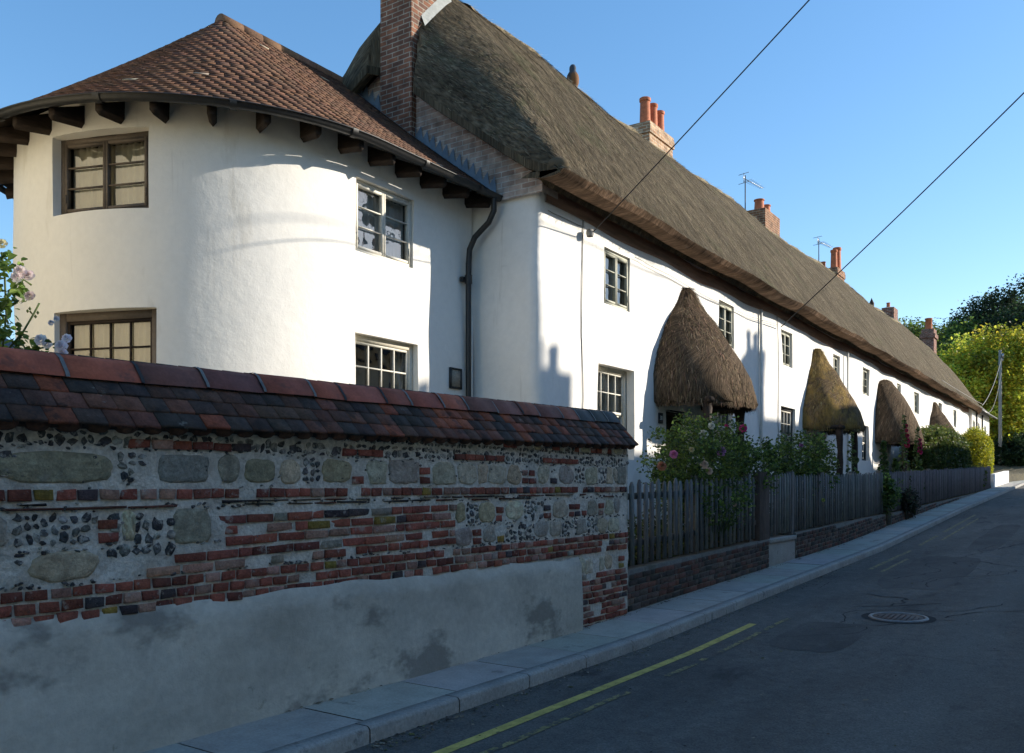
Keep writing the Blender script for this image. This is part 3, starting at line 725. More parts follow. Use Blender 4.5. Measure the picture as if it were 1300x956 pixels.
for x in list(np.arange(10.42, 54.2, .3)):
    for z, d in ((5.50, .004), (5.505, .03), (5.74, .035), (5.76, .0)): p = fterr(x, z, d); vs.append((p[0], p[1], z + .035 * sin(x * .7) + .02 * sin(x * 1.9)))
mb.add(vs, [(4 * k + j, 4 * k + 4 + j, 4 * k + 5 + j, 4 * k + 1 + j) for k in range(len(vs) // 4 - 1) for j in range(3)], uv=[(v[0], v[2]) for v in vs])
mb.build('wall_plate', M['plate'], ter)
# block ridge: a raised band with a scalloped lower edge and a line of spars
mb = MB(); rows = []
for x in np.arange(11.9, 53.4, .12):
    row = []
    for t in np.linspace(-1, 1, 9):
        wdt = .42 + .05 * abs(((x * 1.6) % 1) - .5); y = YR + t * wdt
        z = roof_top(y) + rooflump(x, y) + seam(x); n_, f_ = hipz(x); z = smin(smin(z, hipn(x, y), .3), f_, .6)
        row.append((x, y, z + (.05 if abs(t) < .99 else -.03)))
    rows.append(row)
loft(mb, rows, 0, 8)
ns = 2600; xr = 11.9 + 40 * rng.random(ns) ** 1.5; yr = YR + rng.uniform(-.40, .02, ns)
zr_ = np.array([smin(roof_top(b) + rooflump(a, b) + seam(a), hipn(a, b), .3) + .045 for a, b in zip(xr, yr)]); P_ = np.stack([xr, yr, zr_], 1)
dn_ = np.stack([np.ones(ns), rng.normal(0, .5, ns), rng.normal(-.02, .10, ns)], 1); nn_ = np.tile(np.array([[0, -.6, .8]]), (ns, 1))
rco = mb.build('ridge_capping', M['thatch_ridge'], roofo, smooth=True)
mb = MB(); mb.quads_np(slivers(P_, dn_, nn_, rng.uniform(.05, .16, ns), .014, None), strawcol(ns, (.34, .29, .20))); mb.build('ridge_straw', M['straw'], roofo)
# gable brick
mb = MB()
ys = list(np.arange(6.45, 12.2, .15))
for y0, y1 in zip(ys[:-1], ys[1:]):
    def top(y): 
        yy = YR - abs(y - YR); return max(verge(y) + .12, 5.6)
    mb.quad((XG - .012, y0, 5.60), (XG - .012, y1, 5.60), (XG - .012, y1, top(y1)), (XG - .012, y0, top(y0)), uv=[(y0, 5.6), (y1, 5.6), (y1, top(y1)), (y0, top(y0))])
mb.quad((XG - .012, 6.45, 5.6), (XG + .4, 6.45, 5.6), (XG + .4, 6.45, 5.75), (XG - .012, 6.45, 5.75))
mb.build('gable_brickwork', M['gable_brick'], ter)

def pot(mb, x, y, z, h, r):
    mb.lathe((x, y, z), [(r * 1.02, 0), (r * .95, h * .1), (r * .86, h * .85), (r * 1.0, h * .88), (r * 1.02, h * .98), (r * .9, h), (r * .75, h), (r * .7, h * .7), (0, h * .68)], 18)
def chimney(x0, x1, y0, y1, z0, z1, m, corbel=True, pots=(), taper=False, cap='cement'):
    mb = MB(); add_brickbox(mb, x0, x1, y0, y1, z0, z1 if not corbel else z1 - .28)
    if corbel:
        add_brickbox(mb, x0 - .035, x1 + .035, y0 - .035, y1 + .035, z1 - .28, z1 - .08); add_brickbox(mb, x0 - .02, x1 + .02, y0 - .02, y1 + .02, z1 - .079, z1)
    ch = mb.build('chimney', M[m], ter)
    mb = MB(); mb.lathe(((x0 + x1) / 2, (y0 + y1) / 2, z1 + .001), [(min(x1 - x0, y1 - y0) * .62, 0), (min(x1 - x0, y1 - y0) * .3, .07), (0, .08)], 4, a0=pi / 4, a1=pi / 4 + 2 * pi, sx=(x1 - x0) / min(x1 - x0, y1 - y0), sy=(y1 - y0) / min(x1 - x0, y1 - y0)); mb.build('flaunching', M[cap], ch)
    for (px, py, h, r) in pots: mb = MB(); pot(mb, px, py, z1 + .03, h, r); mb.build('chimney_pot', M['pot'], ch, smooth=True, sharp=40)
    # mortar fillet where the stack meets the straw
    return ch
c1 = chimney(10.08, 10.88, 8.70, 9.33, 4.6, 12.3, 'chimney_old', corbel=True, pots=[(10.5, 9.05, .5, .13)])
mb = MB()
for (xa, xb) in ((10.30, 10.95),):
    vs = []
    for t in np.linspace(0, 1, 6):
        x = lerp(xa, xb, t); z = smin(roof_top(8.7) + rooflump(x, 8.7), hipn(x, 8.7), .3); vs += [(x, 8.695, z + .12), (x, 8.62, z - .06)]
    mb.add(vs, [(2 * k, 2 * k + 1, 2 * k + 3, 2 * k + 2) for k in range(5)])
mb.build('cement_fillet', M['cement'], c1)
chimney(19.45, 20.8, 9.25, 9.85, 8.5, 10.38, 'chimney_buff', pots=[(19.72, 9.5, .66, .14), (20.15, 9.5, .66, .13), (20.55, 9.5, .62, .13)])
chimney(28.0, 29.5, 9.25, 9.85, 8.5, 10.50, 'chimney_brown', corbel=False, pots=[(28.3, 9.55, .35, .17), (29.0, 9.55, .35, .15)])
chimney(37.1, 38.3, 9.3, 10.05, 8.5, 10.45, 'chimney_brown', pots=[(37.4, 9.5, .75, .14), (37.9, 9.5, .95, .17), (37.3, 9.9, .3, .1)])
chimney(48.6, 49.6, 9.35, 9.95, 8.5, 10.75, 'chimney_red', corbel=False, pots=[(49.0, 9.7, .28, .1)])

# ------------------------------------------------------------------ porches
def porch(cx, name_, rprof, m, label, post=True, straws=4500, strawc=(.12, .085, .055)):
    z0 = 1.38 + E
    mb = MB(); nA = 44
    po = None
    vs = []; uv = []; rows = []
    for (r, q_, z) in rprof:
        row = []
        for k in range(nA + 1):
            a = pi + pi * k / nA
            rr = r * (1 + .015 * sin(a * 7 + z * 3) + .01 * sin(a * 17 + z * 9))
            row.append((cx + rr * cos(a), DY + .03 + rr * q_ * sin(a), E + z + .012 * sin(a * 9 + cx)))
            uv.append((a * max(r, .6), z))
        rows.append(row); vs += row
    mN = nA + 1
    mb.add(vs, [(i * mN + k, i * mN + k + 1, (i + 1) * mN + k + 1, (i + 1) * mN + k) for i in range(len(rprof) - 1) for k in range(nA)], uv=uv)
    # slivers
    ns = straws
    rq = np.array([q_[1] for q_ in rprof[2:]]); rp = np.array([(q_[0], q_[2]) for q_ in rprof[2:]]); seg = rng.integers(0, len(rp) - 1, ns); t = rng.random(ns); r = rp[seg, 0] * (1 - t) + rp[seg + 1, 0] * t; z = rp[seg, 1] * (1 - t) + rp[seg + 1, 1] * t; qy = rq[seg] * (1 - t) + rq[seg + 1] * t
    keep = rng.random(ns) < (r / 1.35 + .15); r, z, seg, qy = r[keep], z[keep], seg[keep], qy[keep]; ns = len(r)
    a = pi + pi * rng.random(ns); d = rp[seg] - rp[seg + 1]
    P = np.stack([cx + r * np.cos(a), DY + .03 + r * qy * np.sin(a), E + z], 1)
    dn = np.stack([d[:, 0] * np.cos(a), d[:, 0] * qy * np.sin(a), d[:, 1]], 1); nn = np.stack([np.cos(a) * -d[:, 1], np.sin(a) * -d[:, 1], d[:, 0]], 1); nn /= np.linalg.norm(nn, axis=1, keepdims=True) + 1e-9
    mb.quads_np(slivers(P, dn, nn, rng.uniform(.05, .15, ns), .009, None), strawcol(ns, strawc))
    # frayed rim
    nr = straws // 5; a = pi + pi * rng.random(nr); r0 = rprof[1][0] if rprof[1][0] > rprof[0][0] else rprof[0][0]
    r0 = r0 - .08 * rng.random(nr); P = np.stack([cx + r0 * np.cos(a), DY + .03 + r0 * np.sin(a), np.full(nr, E + rprof[1][2] + .02)], 1)
    dn = np.stack([.1 * np.cos(a), .1 * np.sin(a), -np.ones(nr)], 1); nn = np.stack([np.cos(a), np.sin(a), np.zeros(nr)], 1)
    mb.quads_np(slivers(P, dn, nn, rng.uniform(.03, .08, nr), .012, None), strawcol(nr, strawc))
    po = mb.build('porch_roof', M[m], ter, smooth=True); po['label'] = label
    me = po.data; me.materials.append(M['straw']); npl = len(me.polygons); q = ns + nr; mi = np.zeros(npl, dtype=np.int32); mi[npl - q:] = 1; me.polygons.foreach_set('material_index', mi)
    for px, py in ((cx - .93, DY - .80), (cx + .70, DY - .78)):
        m_ = MB(); pts = []; rr = []
        for k in range(9):
            z = lerp(-.9, 1.42, k / 8); pts.append((px + .03 * sin(k * 1.3 + cx), py + .02 * sin(k * .9), E + z)); rr.append(.075 + .012 * sin(k * 2.2 + px) + (.02 if k == 8 else 0))
        m_.tube(pts, rr, 10); m_.build('porch_post', M['timber_dark'], ter, smooth=True)
    m_ = MB(); m_.tube([(cx - 1.05, DY - .86, E + 1.44), (cx + .8, DY - .80, E + 1.44)], .06, 8); m_.tube([(cx - 1.0, DY - .86, E + 1.44), (cx - 1.0, DY + .0, E + 1.46)], .05, 8)
    m_.tube([(cx + .72, DY - .80, E + 1.44), (cx + .72, DY + .0, E + 1.46)], .05, 8); m_.build('porch_beam', M['timber_dark'], ter, smooth=True)
bell = [(1.02, .96, 1.50), (1.27, .96, 1.39), (1.34, .96, 1.42), (1.35, .93, 1.60), (1.32, .88, 1.9), (1.23, .82, 2.2), (1.08, .76, 2.5), (.88, .73, 2.78), (.70, .72, 3.0), (.48, .70, 3.2), (.34, .75, 3.36), (.22, .85, 3.5), (.12, 1, 3.58), (0, 1, 3.60)]
porch(15.2, 'p', bell, 'thatch_porch', 'tall conical thatched porch hood nearest the garden wall', straws=9000)
bell2 = [(r * .93, q_, z) for r, q_, z in bell]
porch(23.9, 'p', bell2, 'thatch_mossy', 'conical thatched porch hood streaked with yellow moss', straws=3500, strawc=(.16, .12, .055))
blunt = [(1.02, .93, 1.50), (1.27, .93, 1.37), (1.34, .93, 1.42), (1.33, .88, 1.8), (1.26, .8, 2.2), (1.17, .72, 2.6), (1.05, .62, 2.95), (.92, .5, 3.2), (.8, .4, 3.38), (.6, .4, 3.5), (.3, .5, 3.56), (0, 1, 3.57)]
porch(32.2, 'p', blunt, 'thatch_porch', 'blunt topped thatched porch hood behind the hollyhocks', straws=3000)
porch(42.3, 'p', bell2, 'thatch_porch', 'small far thatched porch hood above the hedge', straws=1000)

# downpipes and cables on the facade
for x in (19.4, 27.0):
    m = MB(); y = fterr(x, 3, 0)[1] - .05; m.tube([(x, y, 5.5), (x, y, 1.2)], .032, 8); m.build('downpipe', M['pipe_white'], ter, smooth=True)
m = MB()
m.tube([fterr(11.45 + .02 * sin(k), 5.55 - k * .33, .012) for k in range(14)], .008, 5)
m.tube([fterr(10.5 + k * .2, 5.44 - .005 * sin(k * 2), .012) for k in range(6)], .006, 5)
m.tube([fterr(20.6, 5.6 - k * .33, .015) for k in range(14)], .009, 5)
pts = [fterr(lerp(13.1, 20.6, k / 30), 5.33 - .12 * sin(pi * k / 30) if k > 1 else 5.33, .05) for k in range(31)]
m.tube(pts, .005, 4)
m.lathe((11.5, 6.44, 5.34), [(.05, -.05), (.06, 0), (.05, .05), (.03, .05), (.02, 0)], 10)
m.build('facade_cable', M['wire_pale'], ter)
m = MB(); m.tube([(10.25, 7.1, 5.45), (10.3, 7.4, 3.2)], .01, 4)

def text_mesh(name, body, size, loc, rot, material, parent, extrude=.002):
    cu = bpy.data.curves.new(name, 'FONT'); cu.body = body; cu.size = size; cu.extrude = extrude; cu.align_x = 'CENTER'; cu.align_y = 'CENTER'
    tmp = bpy.data.objects.new(name + '_tmp', cu); C.objects.link(tmp)
    bpy.context.view_layer.update(); dg = bpy.context.evaluated_depsgraph_get()
    me = bpy.data.meshes.new_from_object(tmp.evaluated_get(dg)); bpy.data.objects.remove(tmp)
    me.name = name; o = bpy.data.objects.new(name, me); C.objects.link(o); me.materials.clear(); me.materials.append(material)
    o.parent = parent; og = org_of(parent); o.location = (loc[0] - og[0], loc[1] - og[1], loc[2] - og[2]); o.rotation_euler = rot
    return o
sg = thing('house_number_sign', (14.08, 6.45, 2.7), 'small square black house number plate on the white wall beside the first porch', 'house sign')
m = MB(); yy = fterr(14.08, 2.75, 0)[1] - .004; m.box(14.0, 14.17, yy - .018, yy, 2.66, 2.84); m.build('plate', M['black_sign'], sg, bevel=.004)
text_mesh('number_lettering', '30', .105, (14.085, yy - .0195, 2.75), (R(90), 0, 0), M['text_white'], sg)

# ------------------------------------------------------------------ round-ended cottage
CX, CY, RT = 7.8, 10.15, 2.5
YT = CY - RT
rc = thing('round_cottage', (7.8, 10.15, .5), 'white round-ended cottage with brown tiled roof joined to the thatched terrace', 'cottage')
SL = 10.2 - CX
def ftow(s, z, d):               # s runs from the gable joint (0) westwards, then round the bow
    o = d + .012 * sin(s * 1.3 + z * .8) + .010 * sin(z * 2.3 + s * .5) + .005 * sin(s * 4.1 + z * 3.7)
    if s < SL: return (10.2 - s, YT - o, z)
    a = 1.5 * pi - (s - SL) / RT
    if s < SL + RT * pi: return (CX + (RT + o) * cos(a), CY + (RT + o) * sin(a), z)
    return (CX + (s - SL - RT * pi), CY + RT + o, z)
def sx_(x): return 10.2 - x
def sa_(deg): return SL + RT * R(270 - deg)
thol = [(sx_(8.92), sx_(7.82), 2.86 + E, 3.76 + E), (sx_(9.0), sx_(7.82), .45 + E, 1.86 + E),
        (sa_(214.5), sa_(185.5), 3.03 + E, 3.92 + E), (sa_(216.5), sa_(185.5), .5 + E, 1.94 + E)]
mb = MB(); gridwall(mb, ftow, 0, SL + RT * pi + SL, .2, 5.85, thol, .14, rev=.16)
mb.build('wall', M['plaster_tower'], rc, smooth=True, sharp=50)
def twin(h, **k):
    a, b, c, e = h
    if a < SL and b < SL + .3:
        O = Vector(ftow(b, c, -.05)); O2 = Vector(ftow(a, c, -.05)); O.y = O2.y = YT + .05 + (0 if e > 4 else .04)
    else:
        O = Vector(ftow(b, c, -.10)); O2 = Vector(ftow(a, c, -.10))
    ax = O2 - O; ax.z = 0; L_ = ax.length; nv = Vector((ax.y, -ax.x, 0)).normalized()
    O.z = c
    return window(rc, O, ax, nv, L_, e - c, **k)
twin(thol[0], kind='casement', cols=2, rows=3, fm='bar_white', bm='bar_white', fw=.05, curtain='curtain_and_reflection', cur=(0, .5, .5, 1), label='small sunlit pale casement window under the eaves')  # pale frame: sunlight on the brown wood put into its colour
twin(thol[1], kind='sash', cols=4, rows=4, fm='frame_cream', bm='bar_white', fw=.075, curtain='curtain', cur=(.78, 1, 1, 1), label='sunlit cream sash window just above the garden wall')
twin(thol[2], kind='casement', cols=2, rows=3, fm='frame_brown', fw=.06, curtain='curtain', cur=(0, .5, .5, 1), label='brown casement window high on the round end')
twin(thol[3], kind='sash', cols=4, rows=4, fm='frame_brown', bm='timber_dark', fw=.09, curtain='curtain', cur=(0, .5, .5, 1), label='brown sash window low on the round end')

# tiled roof
ZE, ZRG, RE = 5.68, 8.0, 2.95
def rpt(s, r, z):
    """point on the roof line: s along straight part (0..SL from the joint) then angle"""
    if s < SL: return Vector((10.2 - s, CY - r, z)), Vector((0, -1, 0)), Vector((-1, 0, 0))
    a = 1.5 * pi - (s - SL) / RT
    return Vector((CX + r * cos(a), CY + r * sin(a), z)), Vector((cos(a), sin(a), 0)), Vector((sin(a), -cos(a), 0))
NC = 42
def rz(t): # t 0 eave..1 ridge, slight bellcast
    return RE * (1 - t), ZE + (ZRG - ZE) * (t - .02 * sin(pi * t))
mb = MB()
for c in range(NC):
    t0, t1 = c / NC, min(1, (c + 1.35) / NC); r0, z0 = rz(t0); r1, z1 = rz(t1); rm = rz((c + .5) / NC)[0]
    s = (c % 2) * .08 - rnd.uniform(0, .16); s = max(s, 0)
    while s < SL + RT * pi * .98:
        onarc = s >= SL
        wS = .163 if not onarc else .163 * RT / max(rm, .25)
        s2 = s + wS
        if s2 > SL + RT * pi: break
        base = rnd.choice([(.125, .066, .042), (.115, .060, .038), (.105, .058, .038), (.13, .068, .040), (.10, .058, .040)])
        if rnd.random() < .006: base = (.36, .31, .24)
        col = jit(base, .14); lift = rnd.uniform(.0, .005); g = .003
        e0 = s + g * (1 if not onarc else RT / max(rm, .3)); e1 = s2 - g * (1 if not onarc else RT / max(rm, .3))
        if e0 < SL < e1: pass
        A, nA_, _ = rpt(e0, r0 + .012, z0 + .016 + lift); B, nB_, _ = rpt(e1, r0 + .012, z0 + .016 + lift + rnd.uniform(-.003, .003)); Cq, _, _ = rpt(e1, r1, z1 + .004); D, _, _ = rpt(e0, r1, z1 + .004)
        dz = Vector((0, 0, -.014))
        if (A - B).length > .001:
            mb.add([A, B, Cq, D, A + dz, B + dz, Cq + dz, D + dz], [(0, 3, 2, 1), (4, 5, 6, 7), (0, 1, 5, 4), (1, 2, 6, 5), (3, 0, 4, 7)], col)
        s = s2
tr = mb.build('tiled_roof', M['rooftile'], rc)
mb = MB(); vs = []   # back slope and under-boarding
for k in range(61):
    s = (SL + RT * pi) * k / 60
    for t in (0, .5, 1.0): r_, z_ = rz(t); p = rpt(s, r_ - (.02 if t == 0 else 0), z_ - .02)[0]; vs.append(p)
mb.add(vs, [(3 * k + j, 3 * k + j + 1, 3 * k + j + 4, 3 * k + j + 3) for k in range(60) for j in range(2)])
mb.quad((CX, CY + RE, ZE), (10.2, CY + RE, ZE), (10.2, CY, ZRG), (CX, CY, ZRG)); mb.build('roof_boarding', M['timber_dark'], tr)
mb = MB(); x = CX - .05   # ridge tiles
while x < 10.15:
    a = [(x + k_ * 0, CY + .11 * sin(q), ZRG + .10 * cos(q) - .03) for k_ in (0,) for q in np.linspace(-1.9, 1.9, 9)]
    b = [(p[0] + .33, p[1], p[2] - .002) for p in a]
    mb.add(a + b, [(k, k + 9, k + 10, k + 1) for k in range(8)] + [tuple(range(9))], jit((.16, .085, .05), .2)); x += .335
mb.build('ridge_tile', M['rooftile'], tr)
# gutter
mb = MB(); GS = np.concatenate([np.linspace(.0, SL, 9), np.linspace(SL, SL + RT * pi, 60)[1:]])
prof = [(.0 + .058 * cos(a), .058 * sin(a)) for a in np.linspace(pi, 2 * pi, 7)] + [(.068, .0), (.068, .012), (.05, .012)]
vs = []
for s in GS:
    for (dr, dz) in prof: p, nv, _ = rpt(s, RE + .03 + dr, ZE - .03 + dz); vs.append(p)
    for (dr, dz) in [(.046 * cos(a), .006 + .046 * sin(a)) for a in np.linspace(2 * pi, pi, 6)]: p, nv, _ = rpt(s, RE + .03 + dr, ZE - .03 + dz); vs.append(p)
m_ = len(prof) + 6; mb.add(vs, [(i * m_ + k, i * m_ + (k + 1) % m_, (i + 1) * m_ + (k + 1) % m_, (i + 1) * m_ + k) for i in range(len(GS) - 1) for k in range(m_)])
for s in list(np.arange(.5, SL + RT * pi, 1.15)):   # joint collars
    for ds in (0,):
        vs = []
        for sss in (s - .03, s + .03):
            for a in np.linspace(pi * .95, 2.05 * pi, 9): p = rpt(sss, RE + .03 + .072 * cos(a), ZE - .03 + .072 * sin(a))[0]; vs.append(p)
        mb.add(vs, [(k, k + 1, k + 10, k + 9) for k in range(8)])
mb.build('gutter', M['iron'], rc, smooth=True)
# rafter feet
for s in list(np.arange(.14, SL + RT * pi, .50)):
    p, nv, tv = rpt(s, RT - .1, 5.47); m = MB(); wv = .042
    prof = [(0, .02), (.42, -.02), (.42, .05), (.5, .16), (0, .44)]
    # pointed underside
    for prof_ in ([(-.06, .16), (.50, .07), (.50, .15), (-.06, .40)],):
        L0 = [p + nv * a + Vector((0, 0, b)) - tv * wv for a, b in prof_]; L1 = [p + nv * a + Vector((0, 0, b)) + tv * wv for a, b in prof_]
        m.add(L0 + L1, [(0, 1, 2, 3), (7, 6, 5, 4), (3, 2, 6, 7), (1, 5, 6, 2)])
        bot0, bot1 = p + nv * -.06 + Vector((0, 0, .11)), p + nv * .50 + Vector((0, 0, .015))
        m.add([L0[0], L0[1], bot1, bot0, L1[0], L1[1]], [(0, 3, 2, 1), (3, 4, 5, 2), (1, 2, 5)])
    m.build('rafter_foot', M['timber_dark'], rc)
# downpipe with swan neck
m = MB(); m.tube([(10.06, CY - RE - .03, ZE - .06), (10.06, CY - RE - .03, ZE - .25), (10.05, CY - RE + .05, ZE - .40), (10.02, YT - .18, ZE - .58), (10.0, YT - .10, ZE - .75), (10.0, YT - .08, ZE - .95), (10.0, YT - .08, .6)], .042, 10)
m.tube([(10.0, YT - .08, 4.45), (10.0, YT - .08, 4.57)], .055, 10); m.tube([(10.0, YT - .08, 2.5), (10.0, YT - .08, 2.6)], .055, 10); m.box(9.9, 10.1, YT - .05, YT, 4.48, 4.54)
m.build('downpipe', M['iron'], rc, smooth=True, sharp=60)
# stepped lead flashing against the gable
mb = MB(); nst = 24
for k in range(nst):
    t0, t1 = k / nst, (k + 1) / nst; r0, z0 = rz(t0); r1, z1 = rz(t1)
    ya, yb = CY - r0, CY - r1; xx = 10.165
    mb.quad((xx, ya, z0 + .0), (xx, yb, z1 + .0), (xx, yb, z1 + .08), (xx, ya, z0 + .08)); mb.quad((xx, ya, z0 + .025), (xx, yb, z1 + .025), (xx - .13, yb, z1 + .035), (xx - .13, ya, z0 + .035))
    mb.add([(xx - .001, ya, z0 + .08), (xx - .001, yb, z1 + .08), (xx - .001, lerp(ya, yb, .25), z1 + .19)], [(0, 1, 2)])
mb.build('lead_flashing', M['lead'], rc)
pl = thing('wall_plaque', (9.78, YT, 3.1), 'small square framed stone plaque beside the black downpipe', 'plaque')
m = MB(); m.box(9.66, 9.88, YT - .035, YT - .016, 2.96, 3.21); m.build('tablet', M['plaque'], pl)
m = MB(); m.box(9.64, 9.665, YT - .045, YT - .01, 2.94, 3.23); m.box(9.875, 9.90, YT - .045, YT - .01, 2.94, 3.23); m.box(9.665, 9.875, YT - .044, YT - .01, 3.205, 3.23); m.box(9.665, 9.875, YT - .044, YT - .01, 2.94, 2.965); m.build('frame', M['iron'], pl)

# ------------------------------------------------------------------ boundary wall of flint, stone and brick
WY = 4.62
bw = thing('boundary_wall', (4, 4.8, .05), 'old flint, stone and brick garden wall with clay tile coping', 'garden wall')
X0, X1 = -1.0, 9.13
mb = MB()   # mortar core with uneven face
nx, nz = int((X1 - X0) / .06), 40
vs = [];
for i in range(nx + 1):
    x = lerp(X0, X1, i / nx)
    for j in range(nz + 1):
        z = lerp(-.1, 1.86 + .18 * (x - X0) / (X1 - X0), j / nz); vs.append((x, WY + .008 * sin(x * 7 + z * 5) + .007 * sin(x * 19 - z * 23) + .01 * sin(x * 1.7), z))
mb.add(vs, [(i * (nz + 1) + j, (i + 1) * (nz + 1) + j, (i + 1) * (nz + 1) + j + 1, i * (nz + 1) + j + 1) for i in range(nx) for j in range(nz)])
mb.quad((X1, WY, -.1), (X1, 5.0, -.1), (X1, 5.0, 2.04), (X1, WY, 2.04)); mb.quad((X0, 5.0, -.1), (X1, 5.0, -.1), (X1, 5.0, 1.885), (X0, 5.0, 1.885)); mb.quad((X0, WY, -.1), (X0, 5.0, -.1), (X0, 5.0, 1.885), (X0, WY, 1.885))
mb.build('mortar_face', M['mortar'], bw, smooth=True, sharp=50)
def fy(x, z): return WY + .008 * sin(x * 7 + z * 5) + .007 * sin(x * 19 - z * 23) + .01 * sin(x * 1.7)
def blob(mb, cx, cz, w_, h_, depth, col, n_=12, irr=.15, sq=2.6, tilt=0):
    kk = .5 if w_ < .1 else .18
    col = [tuple(min(.6, q * f_) for q in col) for f_ in [rnd.uniform(1 - kk, 1 + kk) for _ in range(4 * n_ + 1)]]
    """a stone: a rounded outline with a domed face standing out of the mortar"""
    a0 = rnd.uniform(0, 6); rings = []
    ks = [1 + rnd.uniform(-irr, irr) for _ in range(n_)]
    def pt(a, k, f, d):
        ca, sa = cos(a), sin(a); q = (abs(ca) ** sq + abs(sa) ** sq) ** (-1 / sq)
        u, v = ca * q * w_ / 2 * k * f, sa * q * h_ / 2 * k * f
        u, v = u * cos(tilt) - v * sin(tilt), u * sin(tilt) + v * cos(tilt)
        return (cx + u, fy(cx + u, cz + v) - d, cz + v)
    vs = []
    for (f, d) in ((1.06, -.02), (1.0, depth * .45), (.86, depth * .9), (.5, depth * 1.05)):
        for k in range(n_): vs.append(pt(2 * pi * k / n_ + a0, ks[k], f, d + (rnd.uniform(-.003, .003) if f < .9 else 0)))
    vs.append((cx, fy(cx, cz) - depth * 1.08, cz))
    fs = [(r_ * n_ + k, (r_ + 1) * n_ + k, (r_ + 1) * n_ + (k + 1) % n_, r_ * n_ + (k + 1) % n_) for r_ in range(3) for k in range(n_)]
    fs += [(3 * n_ + k, 4 * n_, 3 * n_ + (k + 1) % n_) for k in range(n_)]
    mb.add(vs, [tuple(f) for f in fs], col)
def brick(mb, x0, x1, z0, z1, depth, col, slope=0, yoff=None, cxs=None):
    g = .006; j = lambda: rnd.uniform(-.004, .004); c = .006; xm = (x0 + x1) / 2
    y = (fy(xm, z0) if yoff is None else yoff) - depth + rnd.uniform(-.004, .004)
    def z_(x, z): return z + slope * (x - xm)
    P = [(x0 + j(), z0 + j()), (x1 + j(), z0 + j()), (x1 + j(), z1 + j()), (x0 + j(), z1 + j())]
    F = [(P[0][0] + c, P[0][1] + c), (P[1][0] - c, P[1][1] + c), (P[2][0] - c, P[2][1] - c), (P[3][0] + c, P[3][1] - c)]
    vs = [(x, y + depth + .03, z_(x, z)) for x, z in P] + [(x, y + .005, z_(x, z)) for x, z in P] + [(x, y + j() * .5, z_(x, z)) for x, z in F]
    fs = [(8, 9, 10, 11)] + [(a, (a + 1) % 4, 4 + (a + 1) % 4, 4 + a) for a in range(4)] + [(4 + a, 4 + (a + 1) % 4, 8 + (a + 1) % 4, 8 + a) for a in range(4)]
    mb.add(vs, fs, col)
def bcol():
    r_ = rnd.random()
    if r_ < .50: return jit((.27, .085, .058), .3)
    if r_ < .68: return jit((.18, .06, .045), .3)
    if r_ < .86: return jit((.36, .21, .16), .25)
    if r_ < .93: return jit((.07, .055, .06), .3)
    if r_ < .96: return jit((.24, .17, .04), .2)
    return jit((.30, .26, .22), .15)
def scol():
    return jit(rnd.choice([(.52, .44, .31), (.46, .41, .32), (.36, .32, .27), (.54, .47, .36), (.42, .36, .24)]), .15)
def fcol(): return jit(rnd.choice([(.05, .055, .06), (.09, .09, .09), (.035, .035, .04), (.18, .18, .16), (.28, .27, .24)]), .3)
st, fl, bk = MB(), MB(), MB()
def rel(z): return z + E
def z_band(x): return 0
# top strip of small flints
def flints(x0, x1, z0, z1, dens=1.0, smin_=.03, smax_=.075):
    x = x0
    while x < x1:
        w_ = rnd.uniform(smin_, smax_); z = z0 + rnd.uniform(0, .02)
        while z < z1 - smin_ * .8:
            h_ = min(rnd.uniform(smin_ * .8, smax_ * .9), z1 - z)
            if rnd.random() < .93 * dens: blob(fl, x + w_ / 2 + rnd.uniform(-.01, .01), z + h_ / 2, w_ * .95, h_ * .92, .007, fcol(), 8, .34, 1.9, rnd.uniform(-.5, .5))
            z += h_ + .008
        x += w_ + rnd.uniform(.002, .010)
def stones(x0, x1, z0, z1, wmin=.14, wmax=.42, mixb=.3):
    x = x0
    while x < x1 - .05:
        r_ = rnd.random()
        if r_ < .50:
            w_ = min(rnd.uniform(wmin, wmax), x1 - x); blob(st, x + w_ / 2, (z0 + z1) / 2 + rnd.uniform(-.008, .008), w_ * .94, (z1 - z0) * rnd.uniform(.84, 1.0), .010, scol(), 18, .08, rnd.choice([2.6, 4.0, 7.0]), rnd.uniform(-.05, .05))
            x += w_ + .012
        elif r_ < .50 + mixb:
            w_ = .12; z = z0
            while z < z1 - .05:
                if rnd.random() < .75: brick(bk, x, x + rnd.uniform(.09, .12), z + .008, z + .06, .014, bcol())
                z += .075
            x += w_ + .02
        else:
            w_ = rnd.uniform(.12, .26); flints(x, min(x + w_, x1), z0, z1); x += w_ + .01
def headers(z0, z1, x0, x1, lo=.095, hi=.115, slope=0):
    x = x0
    while x < x1:
        w_ = rnd.uniform(lo, hi)
        if rnd.random() < .93: brick(bk, x, min(x + w_, x1), z0, z1, .016, bcol(), slope)
        x += w_ + rnd.uniform(.012, .02)
def courses(x0, x1, z0, z1, stretch=.6, slope=0, miss=.06):
    z = z0; k = 0
    while z < z1 - .03:
        x = x0 + rnd.uniform(0, .08)
        while x < x1 - .05:
            w_ = rnd.uniform(.20, .225) if rnd.random() < stretch else .105
            w_ = min(w_, x1 - x)
            zz = z + slope * (x - (x0 + x1) / 2)
            if rnd.random() > miss: brick(bk, x, x + w_, zz, zz + .052, .015, bcol(), slope)
            x += w_ + rnd.uniform(.010, .018)
        z += .068; k += 1
flints(X0, 9.1, rel(.200), rel(.30), 1); flints(4.5, 9.1, rel(.305), rel(.35), 1, .025, .05); stones(6.6, 9.1, rel(.33), rel(.40), .1, .2, .3)
for (a, b) in ((2.9, 3.7), (4.6, 5.0), (5.9, 6.6), (7.3, 7.9)): 
    x = a
    while x < b: brick(bk, x, x + .13, rel(.21), rel(.26), .02, bcol()); x += .145
